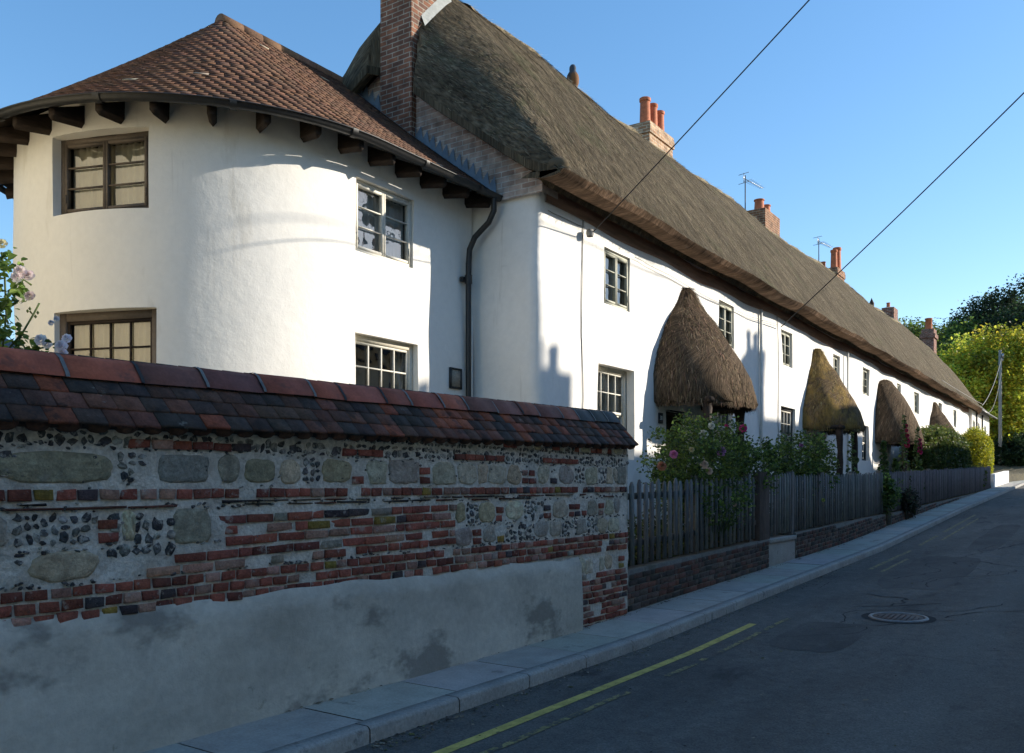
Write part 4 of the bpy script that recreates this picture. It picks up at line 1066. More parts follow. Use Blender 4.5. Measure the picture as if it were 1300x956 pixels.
stones(X0, 2.25, rel(.02), rel(.19)); blob(st, 2.5, rel(.09), .62, .165, .012, (.31, .29, .20), 26, .05, 3.2); flints(2.84, 3.0, rel(.0), rel(.19)); blob(st, 3.27, rel(.095), .36, .165, .010, (.26, .26, .23), 20, .03, 8)
blob(st, 3.6, rel(.1), .16, .18, .012, (.30, .28, .22), 18, .05, 2.4); blob(st, 3.84, rel(.09), .23, .15, .010, (.27, .25, .17), 18, .04, 5)
stones(4.0, 8.9, rel(.0), rel(.19), .14, .36)
blob(st, 8.99, rel(.1), .22, .2, .012, (.28, .27, .23), 18, .03, 7); 
headers(rel(-.085), rel(-.027), X0, 9.1)
# thin tile lines
for zc in (-.112, -.135):
    x = X0
    while x < 9.0:
        w_ = rnd.uniform(.12, .35)
        if rnd.random() < .6: brick(bk, x, x + w_, rel(zc), rel(zc) + .012, .014, jit(rnd.choice([(.12, .05, .035), (.04, .035, .035), (.2, .16, .12)]), .2), slope=rnd.uniform(-.02, .02))
        x += w_ + .02
# lower band
stones(X0, 2.95, rel(-.33), rel(-.15), .14, .36, .2); stones(X0, 2.75, rel(-.53), rel(-.35), .16, .5, .12)
flints(2.78, 3.15, rel(-.42), rel(-.16), 1, .05, .1); blob(st, 3.32, rel(-.25), .27, .21, .010, (.31, .29, .22), 18, .03, 5)
courses(3.5, 5.9, rel(-.37), rel(-.16), .7, .012); courses(2.95, 5.9, rel(-.52), rel(-.38), .7, .012, .1)
stones(5.9, 8.95, rel(-.34), rel(-.15), .14, .32, .3); stones(5.9, 8.95, rel(-.53), rel(-.36), .14, .34, .3)
headers(rel(-.60), rel(-.548), X0, 9.1, slope=0); headers(rel(-.67), rel(-.617), X0, 9.1); headers(rel(-.735), rel(-.683), X0, 9.1)
# old brick and flint below, right of the render
XRD = 7.98
stones(XRD + .03, 9.1, rel(-.95), rel(-.77), .12, .22, .3); courses(XRD + .02, 9.12, rel(-1.62), rel(-.97), .35, 0, .04)
bo = bk.build('brickwork', M['oldbrick'], bw); st.build('stonework', M['stone'], bw, smooth=True); 
# small galleting chips pushed into the joints
for k in range(900):
    x = rnd.uniform(X0, 9.05); z = rel(rnd.choice([rnd.uniform(-.02, .21), rnd.uniform(-.15, -.10), rnd.uniform(-.36, -.33), rnd.uniform(-.54, -.52), rnd.uniform(.19, .22)]))
    blob(fl, x, z, rnd.uniform(.012, .04), rnd.uniform(.008, .02), .010, fcol(), 6, .25, 2.2, rnd.uniform(-.6, .6))
fl.build('flintwork', M['flint'], bw)
# render plinth
mb = MB(); nx, nz = 170, 16; vs = []
def rtop(x): return rel(-.70 - .012 * (x - 2.2)) + .012 * sin(x * 3.1) + .008 * sin(x * 9.7)
for i in range(nx + 1):
    x = lerp(X0, XRD, i / nx)
    for j in range(nz + 1):
        t = j / nz; z = lerp(-.15, rtop(x), t); y = WY - .05 + .007 * sin(x * 2 + z * 3) + .004 * sin(x * 9 + z * 7) - .02 * (1 - t)
        if j == nz: y += .035; z += .012
        vs.append((x, y, z))
mb.add(vs, [(i * (nz + 1) + j, (i + 1) * (nz + 1) + j, (i + 1) * (nz + 1) + j + 1, i * (nz + 1) + j + 1) for i in range(nx) for j in range(nz)])
mb.quad((XRD, WY - .06, -.1), (XRD, WY + .02, -.1), (XRD, WY + .02, rtop(XRD)), (XRD, WY - .03, rtop(XRD)))
mb.build('render_plinth', M['render'], bw, smooth=True, sharp=60)
# coping tiles
def ctop(x): return .715 + (.845 - .715) * (x - 2.2) / 7.0
mb = MB()
for c in range(4):       # four laps from the bottom up
    x = X0 + rnd.uniform(-.15, 0)
    while x < X1 + .02:
        w_ = .165 + rnd.uniform(-.012, .01); xm = x + w_ / 2
        zt = rel(ctop(xm))
        y0 = WY - .13 + c * .075; z0 = zt - .395 + c * .088 + (.0 if c else 0); y1 = y0 + .14; z1 = z0 + .14
        r_ = rnd.random(); redp = .13 + .22 * (xm > 5) * (c in (1, 2)) 
        base = (.24, .075, .04) if r_ < redp else rnd.choice([(.065, .045, .038), (.05, .04, .036), (.09, .05, .036), (.13, .058, .04)])
        col = jit(base, .25); l = rnd.uniform(0, .008); sag = rnd.uniform(-.006, .006); g = .003; x2 = min(x + w_, X1 + .03)
        A = Vector((x + g, y0, z0 + l)); B = Vector((x2 - g, y0, z0 + l + sag)); Cq = Vector((x2 - g, y1, z1 + .0)); D = Vector((x + g, y1, z1)); dd = Vector((0, .006, -.016))
        mb.add([A, B, Cq, D, A + dd, B + dd, Cq + dd, D + dd], [(0, 1, 2, 3), (7, 6, 5, 4), (0, 4, 5, 1), (1, 5, 6, 2), (3, 7, 4, 0)], col)
        x += w_
# soffit course of curved tile tails
x = X0
while x < X1:
    z = rel(ctop(x)) - .415; mb.lathe((x + .08, WY - .02, z), [(.075, .03), (.07, .0), (.04, -.022), (.0, -.028)], 10, a0=pi, a1=2 * pi, col=jit((.11, .06, .04), .3), sy=.9); x += .165
mb.obox((X0, WY - .045, rel(.235)), (X1 - X0 - .005, 0, .185), (0, .38, 0), (0, 0, .10), (.05, .04, .035))
cp = mb.build('coping_tile', M['ridge_tile_dark'], bw)
mb = MB()
vs = []
mb.add([(X0, 4.9, rel(ctop(X0)) - .02), (X1, 4.9, rel(ctop(X1)) - .02), (X1, 5.25, rel(.35)), (X0, 5.25, rel(.3))], [(0, 1, 2, 3)], (.05, .035, .03))
mb.add([(X1, WY - .12, rel(.44)), (X1, 5.22, rel(.37)), (X1, 4.82, rel(ctop(X1)) - .03)], [(0, 1, 2)], (.05, .035, .03)); mb.build('coping_core', M['ridge_tile_dark'], bw)
x = X0
edges = [(-1.0, 0), (-.55, 1), (-.1, 1), (.35, 1), (.8, 1), (1.25, 1), (1.7, 1), (2.15, 1), (2.50, 1), (3.06, 1)]
ridx = 0; x = -1.0
mb = MB()
while x < X1 - .1:
    w_ = .45 if x < 4 else rnd.choice([.30, .42, .45, .34])
    w_ = min(w_, X1 + .02 - x)
    if x < 3.0: base = (.40, .10, .05)
    elif x < 3.9: base = (.17, .065, .05)
    elif x < 6.2: base = rnd.choice([(.36, .10, .055), (.32, .09, .055), (.20, .075, .05)])
    elif x < 8.0: base = rnd.choice([(.28, .09, .055), (.18, .075, .055)])
    else: base = (.075, .08, .08)
    col = jit(base, .12); off = rnd.uniform(-.006, .006)
    za, zb = rel(ctop(x)) + off, rel(ctop(x + w_)) + off + rnd.uniform(-.006, .006)
    prof = [(WY + .075, -.135), (WY + .085, -.11), (WY + .15, -.025), (WY + .19, 0), (WY + .23, 0), (WY + .27, -.03), (WY + .35, -.13)]
    vs = [(x + .006, y, za + z) for y, z in prof] + [(x + w_ - .006, y, zb + z) for y, z in prof]; n_ = len(prof)
    mb.add(vs, [(k, k + n_, k + n_ + 1, k + 1) for k in range(n_ - 1)] + [tuple(range(n_)), tuple(reversed(range(n_, 2 * n_)))], col)
    jz = lambda yy: 0
    # mortar joint
    if x > X0 + .1:
        vs = [(x - .012, y - .004 if y < WY + .2 else y + .004, za + z + .003) for y, z in prof] + [(x + .012, y - .004 if y < WY + .2 else y + .004, za + z + .003) for y, z in prof]
        mb.add(vs, [(k, k + n_, k + n_ + 1, k + 1) for k in range(n_ - 1)], (.17, .17, .16) if rnd.random() < .7 else (.04, .04, .04))
    x += w_
mb.build('coping_ridge', M['ridge_cap'], bw)

# ------------------------------------------------------------------ low brick plinth under the fence
def ftop(x): return float(np.interp(x, [9, 13.6, 23.4, 48], [1.63, 1.73, 1.90, 2.46]))
def fbot(x): return ftop(x) - 1.0
def plinth(x0, x1, top, label):
    lw = thing('plinth_wall', ((x0 + x1) / 2, 4.72, zr((x0 + x1) / 2)), label, 'low wall', 'low brick walls under the picket fence')
    mb = MB(); n_ = max(2, int((x1 - x0) / .5))
    for k in range(n_):
        a, b = lerp(x0, x1, k / n_), lerp(x0, x1, (k + 1) / n_)
        mb.add([(a, 4.655, zr(a) - .1), (b, 4.655, zr(b) - .1), (b, 4.655, top(b)), (a, 4.655, top(a)), (a, 4.86, top(a)), (b, 4.86, top(b)), (a, 4.86, zr(a) - .1), (b, 4.86, zr(b) - .1)], [(0, 1, 2, 3), (3, 2, 5, 4), (4, 5, 7, 6)])
    for x in (x0, x1): mb.quad((x, 4.655, zr(x) - .1), (x, 4.86, zr(x) - .1), (x, 4.86, top(x)), (x, 4.655, top(x)))
    mb.build('mortar_bed', M['mortar_dark'], lw)
    mb = MB(); z = .0; r_ = 0
    while r_ < 14:
        x = x0 + rnd.uniform(0, .1)
        while x < x1 - .04:
            w_ = rnd.choice([.215, .105, .215]); w_ = min(w_, x1 - x); xm = x + w_ / 2; sl = (zr(xm + .5) - zr(xm - .5))
            zz = zr(xm) - .03 + r_ * .072
            if zz + .06 < top(xm) - .004 and w_ > .04: 
                c = jit(rnd.choice([(.13, .06, .045), (.10, .06, .05), (.07, .055, .05), (.12, .09, .075), (.05, .045, .04)]), .35)
                brick(mb, x, x + w_, zz, zz + .060, .010, c, sl, yoff=4.655)
            x += w_ + .012
        r_ += 1
    mb.build('brickwork', M['stone'], lw)
    return lw
plinth(9.15, 14.25, lambda x: fbot(x) - .04, 'low brick wall under the first picket panel beside the garden wall')
plinth(15.75, 23.2, lambda x: fbot(x) - .03, 'low brick wall between the picket gate and the fence gap')
plinth(23.9, 46.3, lambda x: fbot(x) - .05, 'low brick wall running under the furthest picket fence')
m = MB(); m.box(14.28, 15.72, 4.66, 5.5, zr(15) - .1, fbot(15) - .12); m.box(14.28, 15.72, 4.63, 4.95, fbot(15) - .119, fbot(15) - .05)
tag(m.build('stone_step', M['kerb'], bevel=.01), 'grey stone step below the wooden picket gate', 'step')

# ------------------------------------------------------------------ picket fence
def fence(x0, x1, pitch, wd, label, tall=0, posts=(), colr=(.135, .14, .135), y=4.70, ftp=ftop, kinds='fence', name='picket_fence', group='picket fences along the pavement'):
    fo = thing(name, ((x0 + x1) / 2, y, fbot((x0 + x1) / 2)), label, kinds, group)
    mb = MB(); x = x0 + .04
    while x < x1 - wd * .5:
        zt = ftp(x) + tall + rnd.uniform(-.025, .02); zb = fbot(x) + .0 + rnd.uniform(-.01, .02); l = rnd.uniform(-.012, .012); w_ = wd * rnd.uniform(.9, 1.08); yy = y + rnd.uniform(-.006, .006); c = jit(colr, .28)
        vs = []
        for dy in (0, .02):
            vs += [(x, yy + dy, zb), (x + w_, yy + dy, zb), (x + w_ + l, yy + dy, zt - .06), (x + w_ * .68 + l, yy + dy, zt - .008), (x + w_ * .5 + l, yy + dy, zt), (x + w_ * .32 + l, yy + dy, zt - .008), (x + l, yy + dy, zt - .06)]
        mb.add(vs, [(0, 1, 2, 3, 4, 5, 6), (13, 12, 11, 10, 9, 8, 7)] + [(k, k + 7, (k + 1) % 7 + 7, (k + 1) % 7) for k in range(7)], c)
        x += pitch * rnd.uniform(.93, 1.07)
    mb.build('picket_panel', M['wood_grey'], fo)
    for h in (.22, .78):
        m = MB(); n_ = max(1, int((x1 - x0) / 2))
        for k in range(n_):
            a, b = lerp(x0, x1, k / n_), lerp(x0, x1, (k + 1) / n_)
            m.obox((a, y + .0275, fbot(a) + h), (b - a, 0, fbot(b) - fbot(a)), (0, .04, 0), (0, 0, .075), jit((.12, .11, .10), .1))
        m.build('rail', M['wood_grey'], fo)
    for px in posts:
        m = MB(); m.box(px - .05, px + .05, y + .03, y + .13, zr(px), ftp(px) + .04 + tall, jit((.15, .135, .12), .1)); m.build('fence_post', M['wood_grey'], fo, bevel=.006)
    return fo
fence(9.16, 13.85, .178, .092, 'first grey picket fence panel with roses over it beside the garden wall', posts=(9.25, 11.5, 13.6))
fence(14.5, 15.6, .14, .09, 'narrow grey picket gate above the stone step', tall=.03, posts=(), kinds='gate', name='picket_gate')
fence(15.75, 23.1, .155, .09, 'grey picket fence between the gate and the hollyhock gap', posts=(17.8, 20.3, 23.0))
fence(23.95, 46.2, .11, .095, 'furthest grey close-boarded picket fence in front of the hedge', posts=(24.0, 27, 30, 33.5, 37, 41, 46), colr=(.12, .105, .11))
for px, wd_, c, lb in ((14.15, .50, (.085, .065, .055), 'broad dark brown timber gate post left of the gate'), (15.68, .12, (.16, .15, .14), 'thin pale timber post right of the gate')):
    m = MB(); m.box(px - wd_ / 2, px + wd_ / 2, 4.68, 4.79, zr(px) + .3, ftop(px) + .06, c); tag(m.build('gate_post', M['wood_grey'], bevel=.008), lb, 'gate post')

# ------------------------------------------------------------------ leaves and plants
def leaves(mb, P, size, cols, aspect=.6, upbias=.5):
    n_ = len(P); N_ = rng.normal(0, 1, (n_, 3)); N_[:, 2] = np.abs(N_[:, 2]) + upbias; N_ /= np.linalg.norm(N_, axis=1, keepdims=True)
    T = np.cross(N_, rng.normal(0, 1, (n_, 3))); T /= np.linalg.norm(T, axis=1, keepdims=True) + 1e-9; B = np.cross(N_, T)
    s = size * rng.uniform(.6, 1.3, (n_, 1)); 
    Q = np.stack([P - T * s * .5, P + B * s * .5 * aspect + N_ * s * .06, P + T * s * .5, P - B * s * .5 * aspect + N_ * s * .06], axis=1)
    mb.quads_np(Q, cols)
def leaves2(mb, P, size, cols, aspect=.62, upbias=.4):
    """folded oval leaves: two halves along a midrib"""
    n_ = len(P); N_ = rng.normal(0, 1, (n_, 3)); N_[:, 2] = np.abs(N_[:, 2]) + upbias; N_ /= np.linalg.norm(N_, axis=1, keepdims=True)
    T = np.cross(N_, rng.normal(0, 1, (n_, 3))); T /= np.linalg.norm(T, axis=1, keepdims=True) + 1e-9; B = np.cross(N_, T)
    s = size * rng.uniform(.6, 1.25, (n_, 1)); w = s * aspect * .5
    a, b = P - T * s * .5, P + T * s * .5
    for sg_ in (1, -1):
        q1 = P - T * s * .22 + B * w * sg_ + N_ * s * .12; q2 = P + T * s * .16 + B * w * .92 * sg_ + N_ * s * .12
        mb.quads_np(np.stack([a, q1, q2, b] if sg_ > 0 else [b, q2, q1, a], axis=1), cols * (1.0 if sg_ > 0 else .92))
def leafcol(n_, palette, var=.3):
    pal = np.array(palette); c = pal[rng.integers(0, len(pal), n_)]; return np.clip(c * np.exp(rng.normal(0, var, (n_, 1))), .003, .8)
def clumps(center, rad, nclump, per, cr, shell=.55):
    """points gathered in leaf clumps, mostly towards the outside of an ellipsoid"""
    d = rng.normal(0, 1, (nclump, 3)); d /= np.linalg.norm(d, axis=1, keepdims=True); r_ = (shell + (1 - shell) * rng.random((nclump, 1)) ** .6)
    cc = np.array(center) + d * r_ * np.array(rad); P = np.repeat(cc, per, axis=0) + np.clip(rng.normal(0, 1, (nclump * per, 3)), -1.7, 1.7) * cr * np.repeat(rng.uniform(.6, 1.3, (nclump, 1)), per, axis=0)
    idx = np.repeat(np.arange(nclump), per); return P, cc, idx
def rose(mb, c, r_, col):
    c = Vector(c)
    for ring, (k_, rr, up, cl) in enumerate(((6, 1.0, .0, 1.0), (6, .85, .35, 1.0), (6, .68, .62, .96), (5, .48, .8, .9), (4, .3, .9, .82), (3, .15, .95, .72))):
        for k in range(k_):
            a = 2 * pi * k / k_ + ring * .5 + rnd.uniform(-.2, .2); d = Vector((cos(a), sin(a), 0)); t = Vector((-sin(a), cos(a), 0)); u = Vector((0, 0, 1))
            # flower faces the street and slightly up
            Z_ = Vector((-.72, -.62, .35)).normalized(); X_ = Vector((.62, -.72, 0)).normalized(); Y_ = Z_.cross(X_)
            f = lambda v: X_ * v.x + Y_ * v.y + Z_ * v.z
            p0 = c + f(d * rr * .15) * r_; p1 = c + f(d * rr * .8 + t * .45 * rr + u * up) * r_; p2 = c + f(d * rr * 1.05 + u * (up + .1)) * r_; p3 = c + f(d * rr * .8 - t * .45 * rr + u * up) * r_
            mb.add([p0, p1, p2, p3], [(0, 1, 2, 3)], tuple(x * cl for x in jit(col, .08)))
def stems(mb, base, tops, r_=.008):
    for t in tops:
        b = Vector(base); t = Vector(t); m_ = (b + t) / 2 + Vector((rnd.uniform(-.1, .1), rnd.uniform(-.05, .05), .1)); mb.tube([b, m_, t], [r_, r_ * .7, r_ * .3], 5)
GR = [(.10, .16, .035), (.12, .19, .035), (.07, .11, .035), (.18, .24, .05), (.07, .11, .045)]
def rose_bush(cx, cy, z0, w_, h_, n_, label, blooms, sz=.055, extra=()):
    b = thing('rose_bush', (cx, cy, z0), label, 'rose bush', 'rose bushes along the fence')
    P, cc, idx = clumps((cx, cy, z0 + h_ * .55), (w_ / 2, .38, h_ / 2), n_, 46, .085, .35)
    mb = MB(); leaves2(mb, P, sz, leafcol(len(P), GR, .35), .7)
    mb.build('foliage', M['leaf'], b)
    mb = MB(); sel = cc[rng.choice(len(cc), min(len(cc), 45), replace=False)]
    for t in sel: bx = cx + (t[0] - cx) * .5; stems(mb, (bx, cy, z0 - .1), [t])
    mb.build('stem', M['stem'], b)
    for (x, y, z, r_, c) in blooms:
        m = MB(); rose(m, (x, y, z), r_ * .8, c); m.build('bloom', M['petal'], b)
    return b
PINK, HOT, CRM, WHT, MAU = (.62, .22, .38), (.62, .05, .22), (.75, .55, .42), (.75, .72, .62), (.52, .25, .50)
def at(px, py, Y):
    u = (px - 650) / 1120; v = (615 - py) / 1120; t = Y / (.5635 - .8261 * u + 0); return (t * (.8261 + .5635 * u), Y, E + t * v)
rose_bush(12.35, 5.0, 1.1, 3.7, 1.45, 210, 'big rose bush with pink, cream and mauve blooms over the first fence panel',
          [(*at(855, 577, 4.75), .075, PINK), (*at(915, 573, 4.7), .10, MAU), (*at(893, 552, 4.85), .095, WHT), (*at(903, 541, 4.9), .07, WHT), (*at(943, 544, 4.85), .09, HOT),
           (*at(894, 590, 4.65), .08, CRM), (*at(900, 598, 4.62), .07, CRM), (*at(840, 592, 4.7), .08, (.45, .2, .12)), (*at(878, 571, 4.75), .05, (.7, .6, .35)), (*at(922, 541, 4.9), .04, HOT)], .05)
rose_bush(14.4, 5.0, 1.3, 2.0, 1.15, 50, 'loose leafy rose with few flowers between the rose bush and the gate', [(*at(932, 640, 4.6), .05, (.6, .4, .3))], .06)
rose_bush(17.6, 5.05, 1.2, 4.2, 1.35, 130, 'dark green rose bush behind the middle picket fence', [(*at(1017, 566, 4.9), .06, (.4, .15, .35)), (*at(1045, 635, 4.65), .05, (.35, .4, .1))], .06)
rose_bush(12.3, 4.72, .95, 1.8, .75, 34, 'dark trailing rose growth hanging through the first fence panel', [], .05)

def hollyhock(x, y, z0, h_, col, label, nfl=5, dens=1.0):
    b = thing('hollyhock', (x, y, z0), label, 'hollyhock', 'hollyhocks by the fence gap')
    mb = MB(); lean = rnd.uniform(-.08, .08); mb.tube([(x, y, z0), (x + lean * .5, y, z0 + h_ * .5), (x + lean, y, z0 + h_)], [.016, .012, .005], 6); mb.build('stem', M['stem'], b)
    mb = MB(); n_ = int(260 * dens); t = rng.random(n_) ** 1.3; r_ = (1 - t) * .28 + .05; a = rng.random(n_) * 2 * pi
    P = np.stack([x + lean * t + np.cos(a) * r_ * rng.random(n_) ** .5, y + np.sin(a) * r_ * .6, z0 + t * h_], 1); leaves(mb, P, .10, leafcol(n_, [(.08, .13, .03), (.06, .10, .03), (.11, .15, .05)], .3), .85)
    n_ = 60; t = .55 + .45 * rng.random(n_); P = np.stack([x + lean * t + rng.normal(0, .03, n_), y + rng.normal(0, .03, n_), z0 + t * h_], 1); leaves(mb, P, .045, leafcol(n_, [(.10, .15, .05)], .2), .9)
    mb.build('foliage', M['leaf'], b)
    for k in range(nfl):
        m = MB(); zz = z0 + h_ * (.62 + .06 * k); rose(m, (x + lean * .7 + rnd.uniform(-.07, .07), y - .07, zz), .085 - .008 * k, col); m.build('bloom', M['petal'], b)
hollyhock(*at(1147, 600, 4.85)[:2], 1.3, 2.25, (.55, .03, .10), 'tall hollyhock with crimson flowers left of its pair', 5)
hollyhock(*at(1164, 600, 4.9)[:2], 1.3, 2.05, (.58, .04, .16), 'slightly shorter hollyhock with crimson flowers nearest the hedge', 4)
hollyhock(*at(1121, 600, 4.85)[:2], 1.2, 1.5, (.12, .16, .06), 'green flowerless hollyhock spike left of the fence gap', 1)
hollyhock(*at(1082, 600, 4.95)[:2], 1.1, 1.7, (.12, .16, .06), 'slim seeding hollyhock spike against the white wall', 1, .35)
hollyhock(*at(1137, 600, 4.9)[:2], 1.1, 1.2, (.5, .12, .08), 'leafy hollyhock with one salmon flower low in the gap', 1, 1.6)
DG_ = [(.02, .04, .015), (.03, .055, .02)]
def shrub(name, label, c, rad, n_, per, cr, pal, sz, cat, grp=None, var=.3, shell=.8, ymin=4.86):
    b = thing(name, (c[0], c[1], c[2] - rad[2]), label, cat, grp)
    P, cc, idx = clumps(c, rad, n_, per, cr, shell); P[:, 1] = np.where((P[:, 1] < ymin) & (c[1] > 4.9), ymin + (ymin - P[:, 1]) * .5, P[:, 1]); cols = leafcol(len(P), pal, .12) * np.repeat(np.exp(rng.normal(0, var, (n_, 1))), per, axis=0)
    mb = MB(); leaves(mb, P, sz, cols, .6); 
    # dense twiggy heart so that the far side does not show through
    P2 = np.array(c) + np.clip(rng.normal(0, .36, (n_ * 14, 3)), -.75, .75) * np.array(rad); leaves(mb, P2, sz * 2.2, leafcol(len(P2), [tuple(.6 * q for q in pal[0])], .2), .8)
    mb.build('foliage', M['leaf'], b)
    m = MB()
    for k in range(4): m.tube([(c[0] + (k - 1.5) * rad[0] * .3, c[1], c[2] - rad[2] - .3), (c[0] + (k - 1.5) * rad[0] * .4, c[1], c[2])], [.04, .02], 6)
    m.build('trunk', M['bark'], b); return b
def groundz(x, y): return ground_h(x, y)
shrub('rose_shrub', 'low leafy green clump spilling through the fence gap', (23.6, 4.75, 1.35), (.75, .25, .45), 40, 40, .10, GR, .08, 'shrub')
shrub('garden_shrub', 'small dark shrub at the foot of the far picket fence', (26.0, 4.62, 1.1), (.8, .14, .32), 30, 30, .08, [(.05, .06, .03), (.07, .05, .035)], .08, 'shrub')
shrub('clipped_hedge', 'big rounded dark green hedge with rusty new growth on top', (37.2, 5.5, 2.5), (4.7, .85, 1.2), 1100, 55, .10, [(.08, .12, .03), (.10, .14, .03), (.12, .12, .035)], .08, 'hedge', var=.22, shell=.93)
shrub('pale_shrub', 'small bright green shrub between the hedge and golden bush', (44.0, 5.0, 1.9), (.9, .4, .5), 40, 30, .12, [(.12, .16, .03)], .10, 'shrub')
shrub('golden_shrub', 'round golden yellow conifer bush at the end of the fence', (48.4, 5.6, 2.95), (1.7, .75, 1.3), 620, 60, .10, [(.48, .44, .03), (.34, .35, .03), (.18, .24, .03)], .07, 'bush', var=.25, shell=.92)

mb = MB()
n_ = 26000; X_ = 9.2 + 36 * rng.random(n_) ** 1.35; cl = .35 + .65 * (np.sin(X_ * 1.7) * .5 + .5) * (np.sin(X_ * .6 + 1) * .3 + .7)
Y_ = 4.88 + rng.random(n_) ** 1.3 * 1.2; Zg = np.interp(X_, [-60, 8, 13, 19, 31, 54, 80], [-.1, -.02, .11, .26, .78, 1.62, 2.3]) + .45
Z_ = Zg + .95 * cl * rng.random(n_) * (1.1 - (Y_ - 4.88) * .45)
leaves2(mb, np.stack([X_, Y_, Z_], 1), .07, leafcol(n_, [(.06, .10, .025), (.09, .13, .03), (.05, .07, .03), (.13, .12, .05)], .4), .6)
tag(mb.build('garden_undergrowth', M['leaf']), kind='stuff')
shrub('dark_bush', 'dark evergreen bush at the far bend of the road under the trees', (71, 5.0, 3.1), (2.5, 2.6, 1.9), 300, 60, .22, DG_, .2, 'bush')
# roses at the far left above the wall
lb = thing('climbing_rose', (2.2, 5.2, .5), 'climbing rose with pale pink blooms reaching over the red coping tiles', 'rose bush')
mb = MB(); Ps = []
for (px, py, k_, sp) in ((0, 335, 50, .05), (8, 370, 26, .05), (28, 372, 12, .025), (0, 425, 70, .06), (22, 442, 40, .05), (60, 443, 8, .03), (0, 390, 40, .05), (42, 436, 12, .03)):
    c = np.array(at(px, py, 5.35)); Ps.append(c + rng.normal(0, 1, (k_, 3)) * sp)
P = np.vstack(Ps); leaves2(mb, P, .055, leafcol(len(P), [(.12, .20, .04), (.18, .26, .05), (.08, .14, .035)], .3), .65); mb.build('foliage', M['leaf'], lb)
mb = MB()
for pts in ([(0, 470), (8, 400), (6, 350), (2, 320)], [(10, 460), (30, 420), (42, 400), (50, 385)], [(5, 450), (30, 420), (42, 400), (38, 395)], [(20, 450), (60, 440), (80, 432)], [(10, 370), (30, 355), (40, 362)]):
    mb.tube([at(a_, b_, 5.35) for a_, b_ in pts], .006, 5)
for (px, py) in ((38, 392), (48, 397), (45, 402), (35, 395)): mb.lathe(at(px, py, 5.35), [(0, -.012), (.01, 0), (0, .014)], 6)
mb.build('stem', M['stem'], lb)
for (px, py, r_, c) in ((26, 345, .062, (.86, .76, .72)), (22, 352, .06, (.88, .80, .76)), (37, 350, .055, (.86, .74, .72)), (38, 376, .05, (.84, .68, .62)), (3, 310, .05, (.75, .7, .45)), (52, 432, .06, (.85, .82, .84)), (60, 437, .05, (.86, .82, .82)),
                        (78, 440, .065, (.84, .82, .88)), (85, 430, .05, (.84, .82, .88)), (80, 449, .05, (.84, .82, .88)), (65, 410, .03, (.7, .7, .75)), (72, 405, .03, (.7, .7, .75))):
    m = MB(); rose(m, at(px, py, 5.2), r_ * .62, c); m.build('bloom', M['petal'], lb)

# ------------------------------------------------------------------ trees
def tree(name, x, y, z0, h_, rw, pal, label, grp=None, n_=160, per=90, sz=.22, cr=.5, trunk=.22, crown_lo=.25, cat='tree', shell=.55, var=.4):
    t = thing(name, (x, y, z0), label, cat, grp)
    cz = z0 + h_ * (crown_lo + 1) / 2; rz_ = h_ * (1 - crown_lo) / 2
    P, cc, idx = clumps((x, y, cz), (rw, rw, rz_), n_, per, cr, shell)
    cols = leafcol(len(P), pal, .18) * np.repeat(np.exp(rng.normal(0, var, (n_, 1))), per, axis=0)
    mb = MB(); leaves(mb, P, sz, np.clip(cols, .004, .7), .7); mb.build('crown', M['leaf'], t)
    mb = MB(); mb.tube([(x, y, z0 - .3), (x + .1, y, z0 + h_ * .3), (x - .1, y + .1, z0 + h_ * .6), (x, y, z0 + h_ * .85)], [trunk, trunk * .8, trunk * .5, trunk * .15], 8)
    for k in rng.choice(len(cc), min(22, len(cc)), replace=False):
        q = Vector(cc[k]); s = Vector((x, y, lerp(z0 + h_ * .25, z0 + h_ * .7, rnd.random()))); mb.tube([s, (s + q) / 2 + Vector((0, 0, .2)), q], [trunk * .3, trunk * .18, .02], 5)
    mb.build('trunk', M['bark'], t, smooth=True); return t
YG = [(.46, .42, .04), (.34, .38, .04), (.20, .27, .03), (.50, .40, .05)]
DG = [(.02, .04, .015), (.03, .055, .02), (.018, .03, .02)]
MG = [(.10, .16, .03), (.14, .18, .035), (.07, .12, .03)]
def place(px, Y): 
    p = at(px, 600, Y); return p[0], p[1]
# yellow-green tree at the road's bend
tree('maple_tree', 74, 7.4, 2.2, 11.0, 4.1, YG, 'yellowing green tree spreading beside the bend in the road', None, 330, 120, .26, .50, crown_lo=.12, shell=.45)
tree('maple_tree', 80, 12.0, 3.0, 8.6, 3.2, MG + YG[:2], 'green and yellow tree left of the brightest one, behind the terrace end', 'trees beyond the terrace', 220, 100, .28, .55, crown_lo=.1)
def tree_px(px, py, X, rw, pal, lbl, name='woodland_tree', grp='woodland trees on the hill', **k):
    u, v = (px - 650) / 1120, (615 - py) / 1120; t = X / (.8261 + .5635 * u); y = t * (.5635 - .8261 * u); z0 = ground_h(X, y) - .5
    kw = dict(n_=200, per=130, sz=.32, cr=.65, trunk=.35, crown_lo=.08, shell=.5, var=.35); kw.update(k)
    tree(name, X, y, z0, E + t * v - z0, rw, pal, lbl, grp, **kw)
